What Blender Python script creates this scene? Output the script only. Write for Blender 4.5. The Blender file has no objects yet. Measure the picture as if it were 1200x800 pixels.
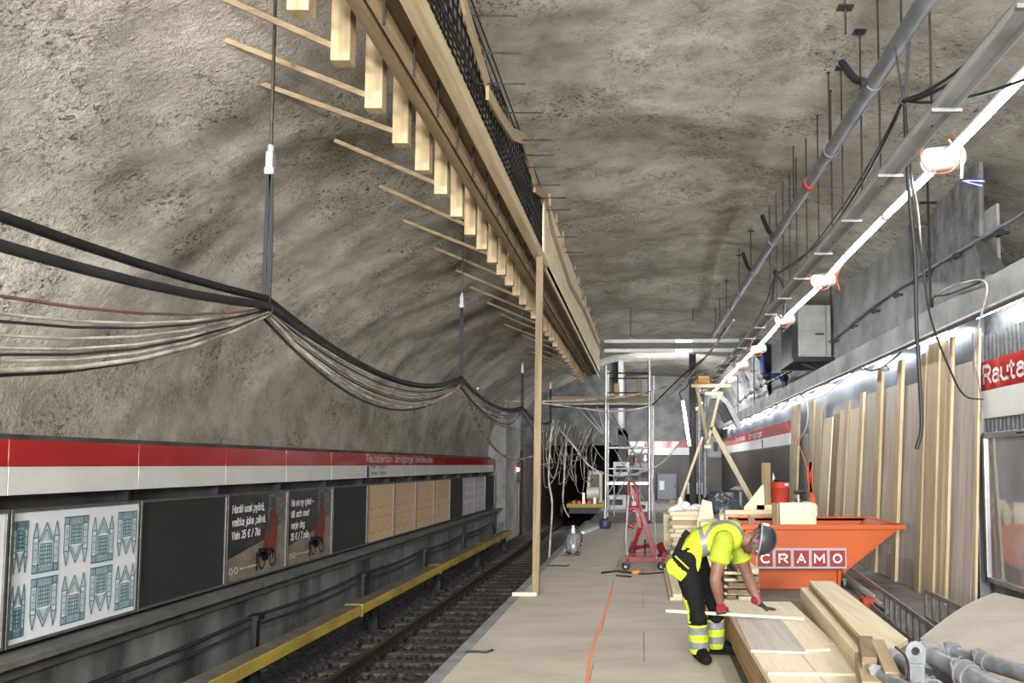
import bpy, math, random
from mathutils import Vector, Matrix, noise
random.seed(7)
C = bpy.context.scene.collection
V = Vector
PI = math.pi
# ------------------------------------------------------------------ camera model (1200 x 800 frame)
F = 900.0; PX, PY = 752.0, 489.0; AL = math.radians(3.5); EYE = V((0, 0, 1.75))
def at(px, py, X=None, Y=None, Z=None):
    """point of the place seen at a pixel, on the plane X=, Y= or Z="""
    xc = (px - PX) / F; yc = -(py - PY) / F
    d = V((xc, math.cos(AL) - yc * math.sin(AL), math.sin(AL) + yc * math.cos(AL)))
    if X is not None: t = (X - EYE.x) / d.x
    elif Y is not None: t = (Y - EYE.y) / d.y
    else: t = (Z - EYE.z) / d.z
    return EYE + d * t
cd = bpy.data.cameras.new('camera'); cam = bpy.data.objects.new('camera', cd); C.objects.link(cam)
cam.location = EYE; cam.rotation_euler = (PI / 2 + AL, 0, 0)
cd.sensor_fit = 'HORIZONTAL'; cd.sensor_width = 36; cd.lens = 36 * F / 1200
cd.shift_x = (600 - PX) / 1200; cd.shift_y = (PY - 400) / 1200
cd.clip_start = .05; cd.clip_end = 300
bpy.context.scene.camera = cam
sc = bpy.context.scene
sc.view_settings.view_transform = 'Standard'
try: sc.view_settings.look = 'None'
except Exception: pass
sc.view_settings.gamma = 1; sc.view_settings.use_curve_mapping = False
w = bpy.data.worlds.new('world'); sc.world = w; w.use_nodes = True

# ------------------------------------------------------------------ mesh builder
class MB:
    def __init__(s): s.v = []; s.f = []; s.s = []; s.m = []
    def add(s, vs, fs, smooth=False, mi=0):
        o = len(s.v); s.v += [V(p) for p in vs]
        for f in fs: s.f.append([i + o for i in f]); s.s.append(smooth); s.m.append(mi)
        return s
    def box(s, lo, hi, mi=0):
        x0, y0, z0 = lo; x1, y1, z1 = hi
        if x0 > x1: x0, x1 = x1, x0
        if y0 > y1: y0, y1 = y1, y0
        if z0 > z1: z0, z1 = z1, z0
        return s.add([(x0,y0,z0),(x1,y0,z0),(x1,y1,z0),(x0,y1,z0),(x0,y0,z1),(x1,y0,z1),(x1,y1,z1),(x0,y1,z1)],
                     [(0,3,2,1),(4,5,6,7),(0,1,5,4),(1,2,6,5),(2,3,7,6),(3,0,4,7)], False, mi)
    def obox(s, c, size, R=None, mi=0):
        R = R or Matrix.Identity(3); c = V(c); h = V(size) / 2
        vs = [c + R @ V((sx*h.x, sy*h.y, sz*h.z)) for sz in (-1,1) for sx, sy in ((-1,-1),(1,-1),(1,1),(-1,1))]
        return s.add(vs, [(0,3,2,1),(4,5,6,7),(0,1,5,4),(1,2,6,5),(2,3,7,6),(3,0,4,7)], False, mi)
    def bar(s, p0, p1, w, h, up=(0,0,1), mi=0):
        p0, p1 = V(p0), V(p1); d = (p1 - p0); L = d.length; d.normalize(); up = V(up)
        if abs(d.dot(up)) > .98: up = V((1,0,0))
        x = d.cross(up).normalized(); z = x.cross(d).normalized()
        R = Matrix((x, d, z)).transposed()
        return s.obox((p0 + p1) / 2, (w, L, h), R, mi)
    def cyl(s, p0, p1, r, r2=None, n=12, mi=0, caps=True):
        p0, p1 = V(p0), V(p1); r2 = r if r2 is None else r2
        d = (p1 - p0).normalized(); a = d.orthogonal().normalized(); b = d.cross(a)
        vs = [p0 + (a*math.cos(t) + b*math.sin(t))*r for t in (2*PI*i/n for i in range(n))] + \
             [p1 + (a*math.cos(t) + b*math.sin(t))*r2 for t in (2*PI*i/n for i in range(n))]
        s.add(vs, [(i, (i+1) % n, n+(i+1) % n, n+i) for i in range(n)], True, mi)
        if caps:
            s.add(vs[:n], [tuple(reversed(range(n)))], False, mi); s.add(vs[n:], [tuple(range(n))], False, mi)
        return s
    def pipe(s, p0, p1, r, ri, n=20, mi=0):
        p0, p1 = V(p0), V(p1); d = (p1 - p0).normalized(); a = d.orthogonal().normalized(); b = d.cross(a)
        ring = lambda p, q: [p + (a*math.cos(2*PI*i/n) + b*math.sin(2*PI*i/n))*q for i in range(n)]
        vs = ring(p0, r) + ring(p1, r) + ring(p1, ri) + ring(p0, ri)
        for k in range(4):
            o, q = k*n, ((k+1) % 4)*n
            s.add(vs[o:o+n] + vs[q:q+n], [(i, (i+1) % n, n+(i+1) % n, n+i) for i in range(n)], k % 2 == 0, mi)
        return s
    def tube(s, pts, r, n=6, mi=0, caps=True):
        pts = [V(p) for p in pts]; N = len(pts)
        rs = r if isinstance(r, (list, tuple)) else [r]*N
        t0 = (pts[1]-pts[0]).normalized(); a = t0.orthogonal().normalized(); vs = []
        for i, p in enumerate(pts):
            t = (pts[min(i+1, N-1)] - pts[max(i-1, 0)])
            t = t.normalized() if t.length > 1e-9 else t0
            a = a - t*a.dot(t); a = a.normalized() if a.length > 1e-6 else t.orthogonal().normalized(); b = t.cross(a)
            vs += [p + (a*math.cos(2*PI*k/n) + b*math.sin(2*PI*k/n))*rs[i] for k in range(n)]
        fs = [(i*n+k, i*n+(k+1) % n, (i+1)*n+(k+1) % n, (i+1)*n+k) for i in range(N-1) for k in range(n)]
        s.add(vs, fs, True, mi)
        if caps: s.add(vs[:n], [tuple(reversed(range(n)))], False, mi); s.add(vs[-n:], [tuple(range(n))], False, mi)
        return s
    def prism(s, poly, vec, mi=0):
        a = [V(p) for p in poly]; b = [p + V(vec) for p in a]; n = len(a)
        return s.add(a + b, [tuple(reversed(range(n))), tuple(range(n, 2*n))] + [(i, (i+1) % n, n+(i+1) % n, n+i) for i in range(n)], False, mi)
    def lathe(s, prof, c, n=20, axis=(0,0,1), mi=0, smooth=True):
        c = V(c); d = V(axis).normalized(); a = d.orthogonal().normalized(); b = d.cross(a); vs = []
        for r, z in prof: vs += [c + d*z + (a*math.cos(2*PI*k/n) + b*math.sin(2*PI*k/n))*max(r, 1e-4) for k in range(n)]
        return s.add(vs, [(i*n+k, i*n+(k+1) % n, (i+1)*n+(k+1) % n, (i+1)*n+k) for i in range(len(prof)-1) for k in range(n)], smooth, mi)
    def ball(s, c, r, n=14, m=9, R=None, mi=0):
        c = V(c); r = V(r) if not isinstance(r, (int, float)) else V((r, r, r)); R = R or Matrix.Identity(3); vs = []
        for i in range(m+1):
            ph = PI*i/m
            for k in range(n):
                th = 2*PI*k/n
                vs.append(c + R @ V((r.x*math.sin(ph)*math.cos(th), r.y*math.sin(ph)*math.sin(th), r.z*math.cos(ph))))
        return s.add(vs, [(i*n+k, (i+1)*n+k, (i+1)*n+(k+1) % n, i*n+(k+1) % n) for i in range(m) for k in range(n)], True, mi)
    def cone(s, p0, r0, p1, r1, n=14):          # rounded cone, for organic solids
        s.cyl(p0, p1, r0, r1, n); s.ball(p0, r0, n, 8); s.ball(p1, r1, n, 8); return s
    def flat(s, pts, mi=0): return s.add(pts, [tuple(range(len(pts)))], False, mi)
    def build(s, name, mat, parent=None, bev=0):
        me = bpy.data.meshes.new(name); o = bpy.data.objects.new(name, me); C.objects.link(o)
        off = parent.get('_w', (0,0,0)) if parent else (0,0,0); off = V(off)
        me.from_pydata([p - off for p in s.v], [], s.f)
        me.polygons.foreach_set('use_smooth', s.s)
        for m in (mat if isinstance(mat, (list, tuple)) else [mat]): me.materials.append(m)
        if isinstance(mat, (list, tuple)): me.polygons.foreach_set('material_index', s.m)
        me.update()
        if parent:
            o.parent = parent; o['_w'] = parent.get('_w', (0,0,0))
        if bev:
            md = o.modifiers.new('bevel', 'BEVEL'); md.width = bev; md.segments = 2; md.limit_method = 'ANGLE'
        return o
def thing(name, label, cat, loc=(0,0,0), group=None):
    """an empty at the base of a thing; its parts are then given in world metres"""
    o = bpy.data.objects.new(name, None); C.objects.link(o); o.location = loc; o['_w'] = tuple(loc)
    o.empty_display_size = .1
    o['label'] = label; o['category'] = cat
    if group: o['group'] = group
    return o
def one(mb, name, mat, label, cat, group=None, bev=0, kind=None):
    o = mb.build(name, mat, None, bev); o['label'] = label; o['category'] = cat
    # put the origin at the thing's base
    vs = o.data.vertices
    if len(vs):
        n = len(vs); c = V((sum(v.co.x for v in vs)/n, sum(v.co.y for v in vs)/n, min(v.co.z for v in vs)))
        o.data.transform(Matrix.Translation(-c)); o.location = c
    if group: o['group'] = group
    if kind: o['kind'] = kind
    return o
def struct(mb, name, mat, bev=0):
    o = mb.build(name, mat, None, bev); o['kind'] = 'structure'; return o
def clone(root, delta, label=None):
    r = root.copy(); C.objects.link(r); r.location = root.location + V(delta)
    if label: r['label'] = label
    for ch in list(root.children):
        c = ch.copy(); C.objects.link(c); c.parent = r
        for g in ch.children:
            d = g.copy(); C.objects.link(d); d.parent = c
    return r
def smooth_path(pts, k=6):
    pts = [V(p) for p in pts]; P = [pts[0]*2 - pts[1]] + pts + [pts[-1]*2 - pts[-2]]; out = []
    for i in range(1, len(P)-2):
        a, b, c, d = P[i-1:i+3]
        for j in range(k):
            t = j/k
            out.append(.5*((2*b) + (c-a)*t + (2*a-5*b+4*c-d)*t*t + (3*b-a-3*c+d)*t**3))
    return out + [pts[-1]]
# ------------------------------------------------------------------ materials
def mat(name, col, rough=.6, metal=0., col2=None, scale=4., bump=0., bscale=30., stretch=(1,1,1), detail=6., ramp=(.35,.65), rnd=0., spec=.5, bdist=.02, coat=0.):
    m = bpy.data.materials.new(name); m.use_nodes = True; nt = m.node_tree; N = nt.nodes; L = nt.links
    b = N['Principled BSDF']; b.inputs['Roughness'].default_value = rough; b.inputs['Metallic'].default_value = metal
    b.inputs['Base Color'].default_value = (*col, 1); b.inputs['Specular IOR Level'].default_value = spec
    b.inputs['Coat Weight'].default_value = coat
    tc = N.new('ShaderNodeTexCoord'); mp = N.new('ShaderNodeMapping'); mp.inputs['Scale'].default_value = stretch
    L.new(tc.outputs['Object'], mp.inputs['Vector'])
    oi = N.new('ShaderNodeObjectInfo'); sh = N.new('ShaderNodeVectorMath'); sh.operation = 'MULTIPLY_ADD'
    sh.inputs[1].default_value = (1,1,1); L.new(mp.outputs['Vector'], sh.inputs[0])
    k = N.new('ShaderNodeMath'); k.operation = 'MULTIPLY'; k.inputs[1].default_value = 37.; L.new(oi.outputs['Random'], k.inputs[0])
    if rnd: L.new(k.outputs[0], sh.inputs[2])
    else: sh.inputs[2].default_value = (0,0,0)
    out = None
    if col2 is not None:
        nz = N.new('ShaderNodeTexNoise'); nz.inputs['Scale'].default_value = scale; nz.inputs['Detail'].default_value = detail; nz.inputs['Roughness'].default_value = .62
        L.new(sh.outputs[0], nz.inputs['Vector'])
        cr = N.new('ShaderNodeValToRGB'); cr.color_ramp.elements[0].position = ramp[0]; cr.color_ramp.elements[1].position = ramp[1]
        cr.color_ramp.elements[0].color = (*col2, 1); cr.color_ramp.elements[1].color = (*col, 1)
        L.new(nz.outputs['Fac'], cr.inputs['Fac']); out = cr.outputs['Color']
        if rnd:
            hv = N.new('ShaderNodeHueSaturation'); mr = N.new('ShaderNodeMapRange'); mr.inputs['To Min'].default_value = 1-rnd; mr.inputs['To Max'].default_value = 1+rnd
            L.new(oi.outputs['Random'], mr.inputs['Value']); L.new(mr.outputs['Result'], hv.inputs['Value']); L.new(out, hv.inputs['Color']); out = hv.outputs['Color']
        L.new(out, b.inputs['Base Color'])
    if bump:
        n2 = N.new('ShaderNodeTexNoise'); n2.inputs['Scale'].default_value = bscale; n2.inputs['Detail'].default_value = 4
        L.new(sh.outputs[0], n2.inputs['Vector'])
        bp = N.new('ShaderNodeBump'); bp.inputs['Strength'].default_value = bump; bp.inputs['Distance'].default_value = bdist
        L.new(n2.outputs['Fac'], bp.inputs['Height']); L.new(bp.outputs['Normal'], b.inputs['Normal'])
    return m
def glow(name, col, s):
    m = bpy.data.materials.new(name); m.use_nodes = True; b = m.node_tree.nodes['Principled BSDF']
    b.inputs['Base Color'].default_value = (.8,.8,.8,1); b.inputs['Emission Color'].default_value = (*col, 1); b.inputs['Emission Strength'].default_value = s
    return m
def srgb(r, g, b):
    f = lambda c: (c/255/12.92) if c/255 <= .04045 else ((c/255+.055)/1.055)**2.4
    return (f(r), f(g), f(b))
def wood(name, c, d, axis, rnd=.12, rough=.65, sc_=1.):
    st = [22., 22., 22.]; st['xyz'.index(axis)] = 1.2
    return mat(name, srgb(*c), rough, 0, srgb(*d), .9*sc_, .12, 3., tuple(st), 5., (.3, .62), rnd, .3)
M = {}
M['concrete'] = mat('concrete', srgb(150,150,148), .85, 0, srgb(112,112,110), 1.3, .15, 25)
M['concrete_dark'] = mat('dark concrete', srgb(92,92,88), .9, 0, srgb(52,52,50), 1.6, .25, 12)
M['concrete_ledge'] = mat('ledge concrete', srgb(104,104,98), .85, 0, srgb(78,78,74), 3, .1, 25)
M['lower_wall'] = mat('stained lower wall', srgb(128,128,124), .9, 0, srgb(52,52,50), 1.1, .2, 14, (1,1,.35))
M['floor'] = mat('bare platform floor', srgb(132,127,120), .8, 0, srgb(88,84,79), 2.2, .1, 20)
M['ply_floor'] = mat('floor plywood', srgb(186,178,164), .7, 0, srgb(160,152,139), 1.1, .06, 60, (1,2.2,1), 8, (.25,.7))
M['edge'] = mat('platform edge slab', srgb(140,142,142), .7, 0, srgb(105,106,106), 3, .1, 30)
M['ballast'] = mat('ballast stone', srgb(58,55,52), .9, 0, srgb(22,21,20), 9, 0, 1, rnd=0)
M['sleeper'] = mat('concrete sleeper', srgb(74,70,66), .9, 0, srgb(46,44,42), 5, .1, 40)
M['rail_head'] = mat('worn rail steel', srgb(98,88,76), .35, .8, srgb(70,60,50), 8)
M['steel_dark'] = mat('dark steel', srgb(48,48,48), .5, .6, srgb(30,30,30), 6)
M['yellow'] = mat('yellow rail cover', srgb(196,172,70), .6, 0, srgb(150,128,58), 2.4, 0, 1, (1,.5,1))
M['cover_grey'] = mat('grey cover top', srgb(112,108,94), .7, 0, srgb(84,80,70), 4)
M['red_panel'] = mat('red enamel', srgb(178,28,32), .25, 0, srgb(160,24,28), 1.5, 0, 1, coat=.3)
M['white_panel'] = mat('white enamel', srgb(222,224,218), .3, 0, srgb(208,210,205), 1.5)
M['frame_grey'] = mat('grey aluminium', srgb(112,112,110), .45, .5, srgb(92,92,90), 6)
M['alu'] = mat('aluminium', srgb(186,188,190), .35, .75, srgb(160,162,165), 5)
M['galv'] = mat('galvanised steel', srgb(150,154,158), .42, .4, srgb(112,116,120), 9, .05, 60)
M['galv_dull'] = mat('dull galvanised steel', srgb(140,142,144), .5, .3, srgb(108,110,112), 9)
M['black'] = mat('black plastic', srgb(24,24,26), .5)
M['rubber'] = mat('black rubber', srgb(20,20,21), .6, 0, srgb(34,34,36), 5)
M['cable_grey'] = mat('dusty black cable', srgb(46,46,48), .55, 0, srgb(30,30,31), 7)
M['cable_white'] = mat('pale cable', srgb(206,200,190), .5, 0, srgb(96,90,84), 3)
M['cable_brown'] = mat('reddish cable', srgb(128,92,86), .5, 0, srgb(96,66,62), 5)
M['blue_black'] = mat('blue black strap', srgb(13,18,27), .8, 0, srgb(8,11,16), 8)
M['rod'] = mat('threaded rod steel', srgb(74,70,66), .5, .6, srgb(48,46,44), 10)
M['pipe_grey'] = mat('grey pipe', srgb(120,123,128), .4, .1, srgb(98,100,104), 3)
M['white_plastic'] = mat('white plastic', srgb(196,196,193), .5)
M['white_paint'] = mat('white paint', srgb(215,217,218), .45)
M['tray'] = mat('pale sheet steel', srgb(176,178,181), .5, .1, srgb(158,160,163), 3)
M['orange_wire'] = mat('orange wire', srgb(196,82,40), .6)
M['blue_pipe'] = mat('blue pipe', srgb(28,44,130), .4)
M['orange'] = mat('orange skip paint', srgb(182,80,14), .55, 0, srgb(170,72,11), 1.2, .03, 30)
M['tile_red'] = mat('brick red tile', srgb(138,30,34), .6)
M['red_paint'] = mat('red cart paint', srgb(126,12,26), .5, 0, srgb(100,9,20), 6)
M['bucket_red'] = mat('red bucket plastic', srgb(164,52,32), .5)
M['brown_wall'] = mat('dark brown panel', srgb(84,76,72), .45, 0, srgb(66,60,57), .8, 0, 1, (1,6,.3))
M['metal_wall'] = mat('pale blue grey metal panel', srgb(150,158,168), .35, .35, srgb(120,128,140), .8, 0, 1, (1,2,.4))
M['cab_grey'] = mat('cabinet grey', srgb(150,152,150), .5, 0, srgb(132,134,132), 3)
M['cab_blue'] = mat('blue grey cabinet', srgb(112,116,122), .45)
M['glassy'] = mat('poster case glass', srgb(150,150,152), .08, 0, srgb(128,126,128), 1.4, spec=.9, coat=1.)
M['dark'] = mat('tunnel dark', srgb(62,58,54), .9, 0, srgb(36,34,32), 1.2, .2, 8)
M['foil'] = mat('silver foil sheet', srgb(190,190,188), .35, .4, srgb(128,126,120), 2.2, .6, 7, bdist=.1)
for a in 'xyz':
    M['wood_'+a] = wood('pale pine '+a, (216,203,174), (196,180,148), a)
    M['form_'+a] = wood('warm pine '+a, (162,145,114), (136,118,90), a)
    M['brownwood_'+a] = wood('brown wood '+a, (132,116,90), (100,86,66), a)  # darker brown timber, one per grain axis
    M['ply_'+a] = wood('birch plywood '+a, (220,208,182), (206,192,164), a, .06)
    M['grey_ply_'+a] = wood('grey used plywood '+a, (192,185,174), (162,154,144), a, .1, .6, .6)
M['form_pale'] = wood('pale formwork plank', (184,168,136), (160,142,112), 'y')
M['batten'] = wood('standing batten', (190,176,146), (164,146,116), 'z')
M['form_ply'] = mat('formwork plywood', srgb(226,214,182), .6, 0, srgb(206,192,160), 1.5, 0, 1, (1,1,3))
M['ply_edge'] = mat('plywood edge', srgb(176,140,98), .7, 0, srgb(120,90,60), 2., 0, 1, (1,.6,70))
M['lamp'] = glow('cool white led tube', (.93,.96,1.), 34.)
M['red_light'] = glow('red signal lamp', (1.,.05,.12), 25.)
M['amber'] = glow('amber lamp', (1.,.25,.06), .7)
# ------------------------------------------------------------------ plain sans lettering drawn with strokes
def _arc(cx, cy, rx, ry, a0, a1, n=9):
    return [(cx + rx*math.cos(math.radians(a0 + (a1-a0)*i/n)), cy + ry*math.sin(math.radians(a0 + (a1-a0)*i/n))) for i in range(n+1)]
_h = .70                                     # x-height, cap height 1
_bowl = _arc(.27, .35, .27, .35, 0, 360, 14)
GLY = {
 ' ': (.3, []), ',': (.12, [[(.06,.04),(.02,-.16)]]), '.': (.1, [[(.04,0),(.06,.02)]]), '–': (.5, [[(0,.4),(.5,.4)]]), '/': (.4, [[(0,-.05),(.4,1.05)]]),
 'a': (.5, [_arc(.25,.45,.25,.25,150,0)+[(.5,0)], [(.5,.42),(.22,.42)]+_arc(.2,.21,.2,.21,90,270)+[(.3,0),(.5,.15)]]),
 'b': (.54, [[(0,1),(0,0)], _bowl]), 'c': (.46, [_arc(.27,.35,.27,.35,50,310,12)]), 'd': (.54, [[(.54,1),(.54,0)], _bowl]),
 'e': (.54, [[(.02,.38),(.53,.38)]+_arc(.27,.35,.27,.35,5,310,14)]), 'g': (.54, [_bowl, [(.54,.7),(.54,-.1)]+_arc(.27,-.1,.27,.2,0,-150,8)]),
 'h': (.5, [[(0,1),(0,0)], [(0,.4)]+_arc(.25,.42,.25,.28,180,0)+[(.5,0)]]), 'i': (.04, [[(.02,0),(.02,.7)], [(.02,.92),(.02,.97)]]), 'j': (.1, [[(.08,.7),(.08,-.12),(-.02,-.24),(-.1,-.24)], [(.08,.92),(.08,.97)]]),
 'k': (.44, [[(0,0),(0,1)], [(.42,.7),(.02,.28)], [(.16,.42),(.44,0)]]), 'l': (.1, [[(0,1),(0,.1),(.1,0)]]),
 'm': (.8, [[(0,0),(0,.7)], [(0,.45)]+_arc(.2,.47,.2,.23,180,0)+[(.4,0)], [(.4,.45)]+_arc(.6,.47,.2,.23,180,0)+[(.8,0)]]),
 'n': (.5, [[(0,0),(0,.7)], [(0,.4)]+_arc(.25,.42,.25,.28,180,0)+[(.5,0)]]), 'o': (.54, [_bowl]), 'p': (.54, [[(0,.7),(0,-.3)], _bowl]),
 'r': (.3, [[(0,0),(0,.7)], [(0,.4)]+_arc(.26,.42,.26,.26,180,85,5)]), 's': (.42, [_arc(.21,.525,.2,.175,40,270,8)+_arc(.21,.175,.21,.175,90,-140,8)]),
 't': (.32, [[(.1,.92),(.1,.14),(.2,0),(.32,.01)], [(-.04,.68),(.3,.68)]]), 'u': (.5, [[(0,.7),(0,.28)]+_arc(.25,.28,.25,.28,180,360)+[(.5,.7)], [(.5,.3),(.5,0)]]),
 'v': (.48, [[(0,.7),(.24,0),(.48,.7)]]), 'w': (.7, [[(0,.7),(.18,0),(.35,.62),(.52,0),(.7,.7)]]), 'y': (.48, [[(0,.7),(.25,.02)], [(.48,.7),(.18,-.28),(.04,-.28)]]),
 'A': (.72, [[(0,0),(.36,1),(.72,0)], [(.12,.32),(.6,.32)]]), 'C': (.7, [_arc(.42,.5,.42,.5,48,312,14)]), 'H': (.66, [[(0,0),(0,1)], [(.66,0),(.66,1)], [(0,.52),(.66,.52)]]), 'I': (.04, [[(.02,0),(.02,1)]]),
 'J': (.4, [[(.4,1),(.4,.24)]+_arc(.2,.24,.2,.24,0,-170,7)]), 'K': (.6, [[(0,0),(0,1)], [(.58,1),(.02,.4)], [(.2,.58),(.6,0)]]), 'L': (.5, [[(0,1),(0,0),(.5,0)]]), 'M': (.84, [[(0,0),(0,1),(.42,.3),(.84,1),(.84,0)]]),
 'O': (.84, [_arc(.42,.5,.42,.5,0,360,20)]), 'R': (.6, [[(0,0),(0,1),(.34,1)]+_arc(.34,.74,.25,.26,90,-90,8)+[(0,.48)], [(.3,.48),(.62,0)]]), 'S': (.56, [_arc(.28,.74,.26,.26,40,270,9)+_arc(.28,.24,.29,.24,90,-140,9)]),
 'V': (.66, [[(0,1),(.33,0),(.66,1)]]), '3': (.5, [_arc(.24,.75,.22,.25,150,-90,8)+_arc(.24,.25,.26,.25,90,-150,8)]), '5': (.5, [[(.46,1),(.08,1),(.04,.55)]+_arc(.23,.32,.27,.32,120,-140,10)]), '7': (.48, [[(0,1),(.48,1),(.16,0)]]),
 '€': (.6, [_arc(.42,.5,.34,.5,50,310,12), [(-.02,.58),(.5,.58)], [(-.02,.42),(.46,.42)]]),
}
for b_, n_ in (('a','ä'), ('o','ö'), ('O','Ö')):
    t_ = .95 if b_ != 'O' else 1.2; c_ = GLY[b_][0]/2; GLY[n_] = (GLY[b_][0], GLY[b_][1] + [[(c_-.13,t_),(c_-.13,t_+.03)], [(c_+.13,t_),(c_+.13,t_+.03)]])
GLY['å'] = (.5, GLY['a'][1] + [_arc(.25,.97,.09,.09,0,360,8)])
def write(mb, s, org, u, v, width=None, cap=.1, bold=0.15, shear=0.0, mi=0):
    """a line of plain sans lettering from org along u (v is up); bold is the stroke width over the cap height"""
    bold = .15 if bold < .05 else bold
    org, u, v = V(org), V(u), V(v); x = 0; S = []
    for ch in s:
        wd, st = GLY[ch]; S += [[(px + x + shear*py, py) for px, py in q] for q in st]; x += wd + .2
    x -= .2; ky = cap; kx = (width/x) if width else cap; nrm = u.cross(v); lift = 0
    for q in S:
        P_ = [org + u*(px*kx) + v*(py*ky) for px, py in q]; hw = bold*cap*.5
        L_, R_ = [], []
        closed = (P_[0]-P_[-1]).length < 1e-6
        for i, p in enumerate(P_):
            a = P_[i-1] if i else (P_[-2] if closed else None); b = P_[i+1] if i < len(P_)-1 else (P_[1] if closed else None)
            d1 = (p-a).normalized() if a is not None else None; d2 = (b-p).normalized() if b is not None else None
            d1 = d1 or d2; d2 = d2 or d1; m1 = nrm.cross(d1); m2 = nrm.cross(d2); m = m1 + m2
            m = m.normalized() if m.length > .3 else m1; k = min(1/max(m.dot(m1), .45), 1.9)
            e = V((0,0,0))
            if not closed and i == 0: e = -d2*hw*.6
            if not closed and i == len(P_)-1: e = d1*hw*.6
            L_.append(p + m*hw*k + e); R_.append(p - m*hw*k + e)
        n = len(P_); mb.add(L_ + R_, [(i, n+i, n+i+1, i+1) for i in range(n-1)], False, mi)
# ================================================================== THE SETTING
def rock_material():
    m = bpy.data.materials.new('sprayed concrete rock'); m.use_nodes = True; nt = m.node_tree; N = nt.nodes; L = nt.links
    b = N['Principled BSDF']; b.inputs['Roughness'].default_value = .88; b.inputs['Specular IOR Level'].default_value = .3
    tc = N.new('ShaderNodeTexCoord')
    def nz(scale, det=5, dist=0., rough=.6):
        n = N.new('ShaderNodeTexNoise'); n.inputs['Scale'].default_value = scale; n.inputs['Detail'].default_value = det
        n.inputs['Distortion'].default_value = dist; n.inputs['Roughness'].default_value = rough; L.new(tc.outputs['Object'], n.inputs['Vector']); return n.outputs['Fac']
    def ramp(src, stops):
        r = N.new('ShaderNodeValToRGB'); e = r.color_ramp.elements
        e[0].position, e[0].color = stops[0][0], (*stops[0][1], 1); e[1].position, e[1].color = stops[-1][0], (*stops[-1][1], 1)
        for p, c in stops[1:-1]: q = e.new(p); q.color = (*c, 1)
        L.new(src, r.inputs['Fac']); return r.outputs['Color']
    def mix(a, c, f, mode='MIX'):
        x = N.new('ShaderNodeMix'); x.data_type = 'RGBA'; x.blend_type = mode
        if isinstance(f, float): x.inputs['Factor'].default_value = f
        else: L.new(f, x.inputs['Factor'])
        L.new(a, x.inputs['A']); L.new(c, x.inputs['B']); return x.outputs['Result']
    big = ramp(nz(.55, 5, .8), [(.3, srgb(142,137,127)), (.5, srgb(170,165,154)), (.7, srgb(196,191,181))])
    mid = ramp(nz(2.6, 8, .4, .7), [(.3, (.6,.59,.575)), (.5, (.9,.9,.89)), (.68, (1.08,1.08,1.07))])
    col = mix(big, mid, 1., 'MULTIPLY')
    fine = ramp(nz(17, 4, 1.2, .72), [(.385, (.22,.205,.19)), (.46, (.85,.85,.84)), (.7, (1.1,1.1,1.1))])
    patch = ramp(nz(1.1, 3), [(.42, (0,0,0)), (.6, (1,1,1))])
    col = mix(col, mix(col, fine, 1., 'MULTIPLY'), patch)
    L.new(col, b.inputs['Base Color'])
    h1, h2, h3 = nz(5.5, 6, .6, .65), nz(22, 5, .3, .7), nz(60, 3)
    def madd(a, k, c=None):
        x = N.new('ShaderNodeMath'); x.operation = 'MULTIPLY_ADD'; L.new(a, x.inputs[0]); x.inputs[1].default_value = k
        if c is None: x.inputs[2].default_value = 0
        else: L.new(c, x.inputs[2])
        return x.outputs[0]
    h = madd(h3, .25, madd(h2, .8, madd(h1, .7)))
    bp = N.new('ShaderNodeBump'); bp.inputs['Strength'].default_value = .8; bp.inputs['Distance'].default_value = .05
    L.new(h, bp.inputs['Height']); L.new(bp.outputs['Normal'], b.inputs['Normal'])
    return m
M['rock'] = rock_material()

PROF = [(-5.72,.9),(-5.72,2.0),(-5.58,2.9),(-5.1,3.75),(-4.2,4.5),(-3.1,5.05),(-2.2,5.5),(-1.3,5.85),(0,6.0),(1.5,6.05),(3,5.9),(4.3,5.65),(5.3,5.2),(6,4.5),(6.3,3.6),(6.4,2.4)]
def roof_z(x, y):
    for (a, za), (b, zb) in zip(PROF[1:], PROF[2:]):
        if a <= x <= b: return za + (zb-za)*(x-a)/(b-a) + .012*(y-10)
    return 3
def build_vault():
    path = [p for p in smooth_path([(x, 0, z) for x, z in PROF], 14)]
    res = [path[0]]; acc = 0
    for a, b in zip(path, path[1:]):
        acc += (b-a).length
        if acc > .1: res.append(b); acc = 0
    n = len(res); ys = []; y = -9.0
    while y < 42: ys.append(y); y += .11 if -1 < y < 14 else (.2 if y < 25 else .4)
    vs = []
    for y in ys:
        for i, p in enumerate(res):
            q = res[min(i+1, n-1)] - res[max(i-1, 0)]; nor = V((q.z, 0, -q.x)).normalized()   # towards the inside
            P = V((p.x, y, p.z + .012*(y-10)*min(1, max(0, (p.z-2)/2))))
            s = min(1., max(.0, (p.z - 2.15)/1.2)) if p.x < 0 else min(1., max(0, (p.z-2.4)))
            d = .17*noise.noise(P*.33 + V((3,1,7))) + .065*noise.noise(V((P.x*.9, P.y*.6, P.z*1.1))) + .03*noise.noise(P*2.3)
            r = noise.noise(V((P.x*.5+P.z*.4, P.y*.55, P.z*.6)) + V((9,2,4))); d += .08*abs(r)
            d += .012*noise.noise(P*7.)
            if -2.2 < p.x < -.9 and p.z > 4: d *= .35
            vs.append(P + nor*(d*s*.9))
    me = MB(); me.add(vs, [(j*n+i, j*n+i+1, (j+1)*n+i+1, (j+1)*n+i) for j in range(len(ys)-1) for i in range(n-1)], True)
    o = struct(me, 'ceiling', M['rock'])
build_vault()

M['concrete_rough'] = mat('rough torn concrete', srgb(118,118,116), .9, 0, srgb(66,66,66), 3.5, .6, 12, (1,1,.5), bdist=.06)
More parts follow.
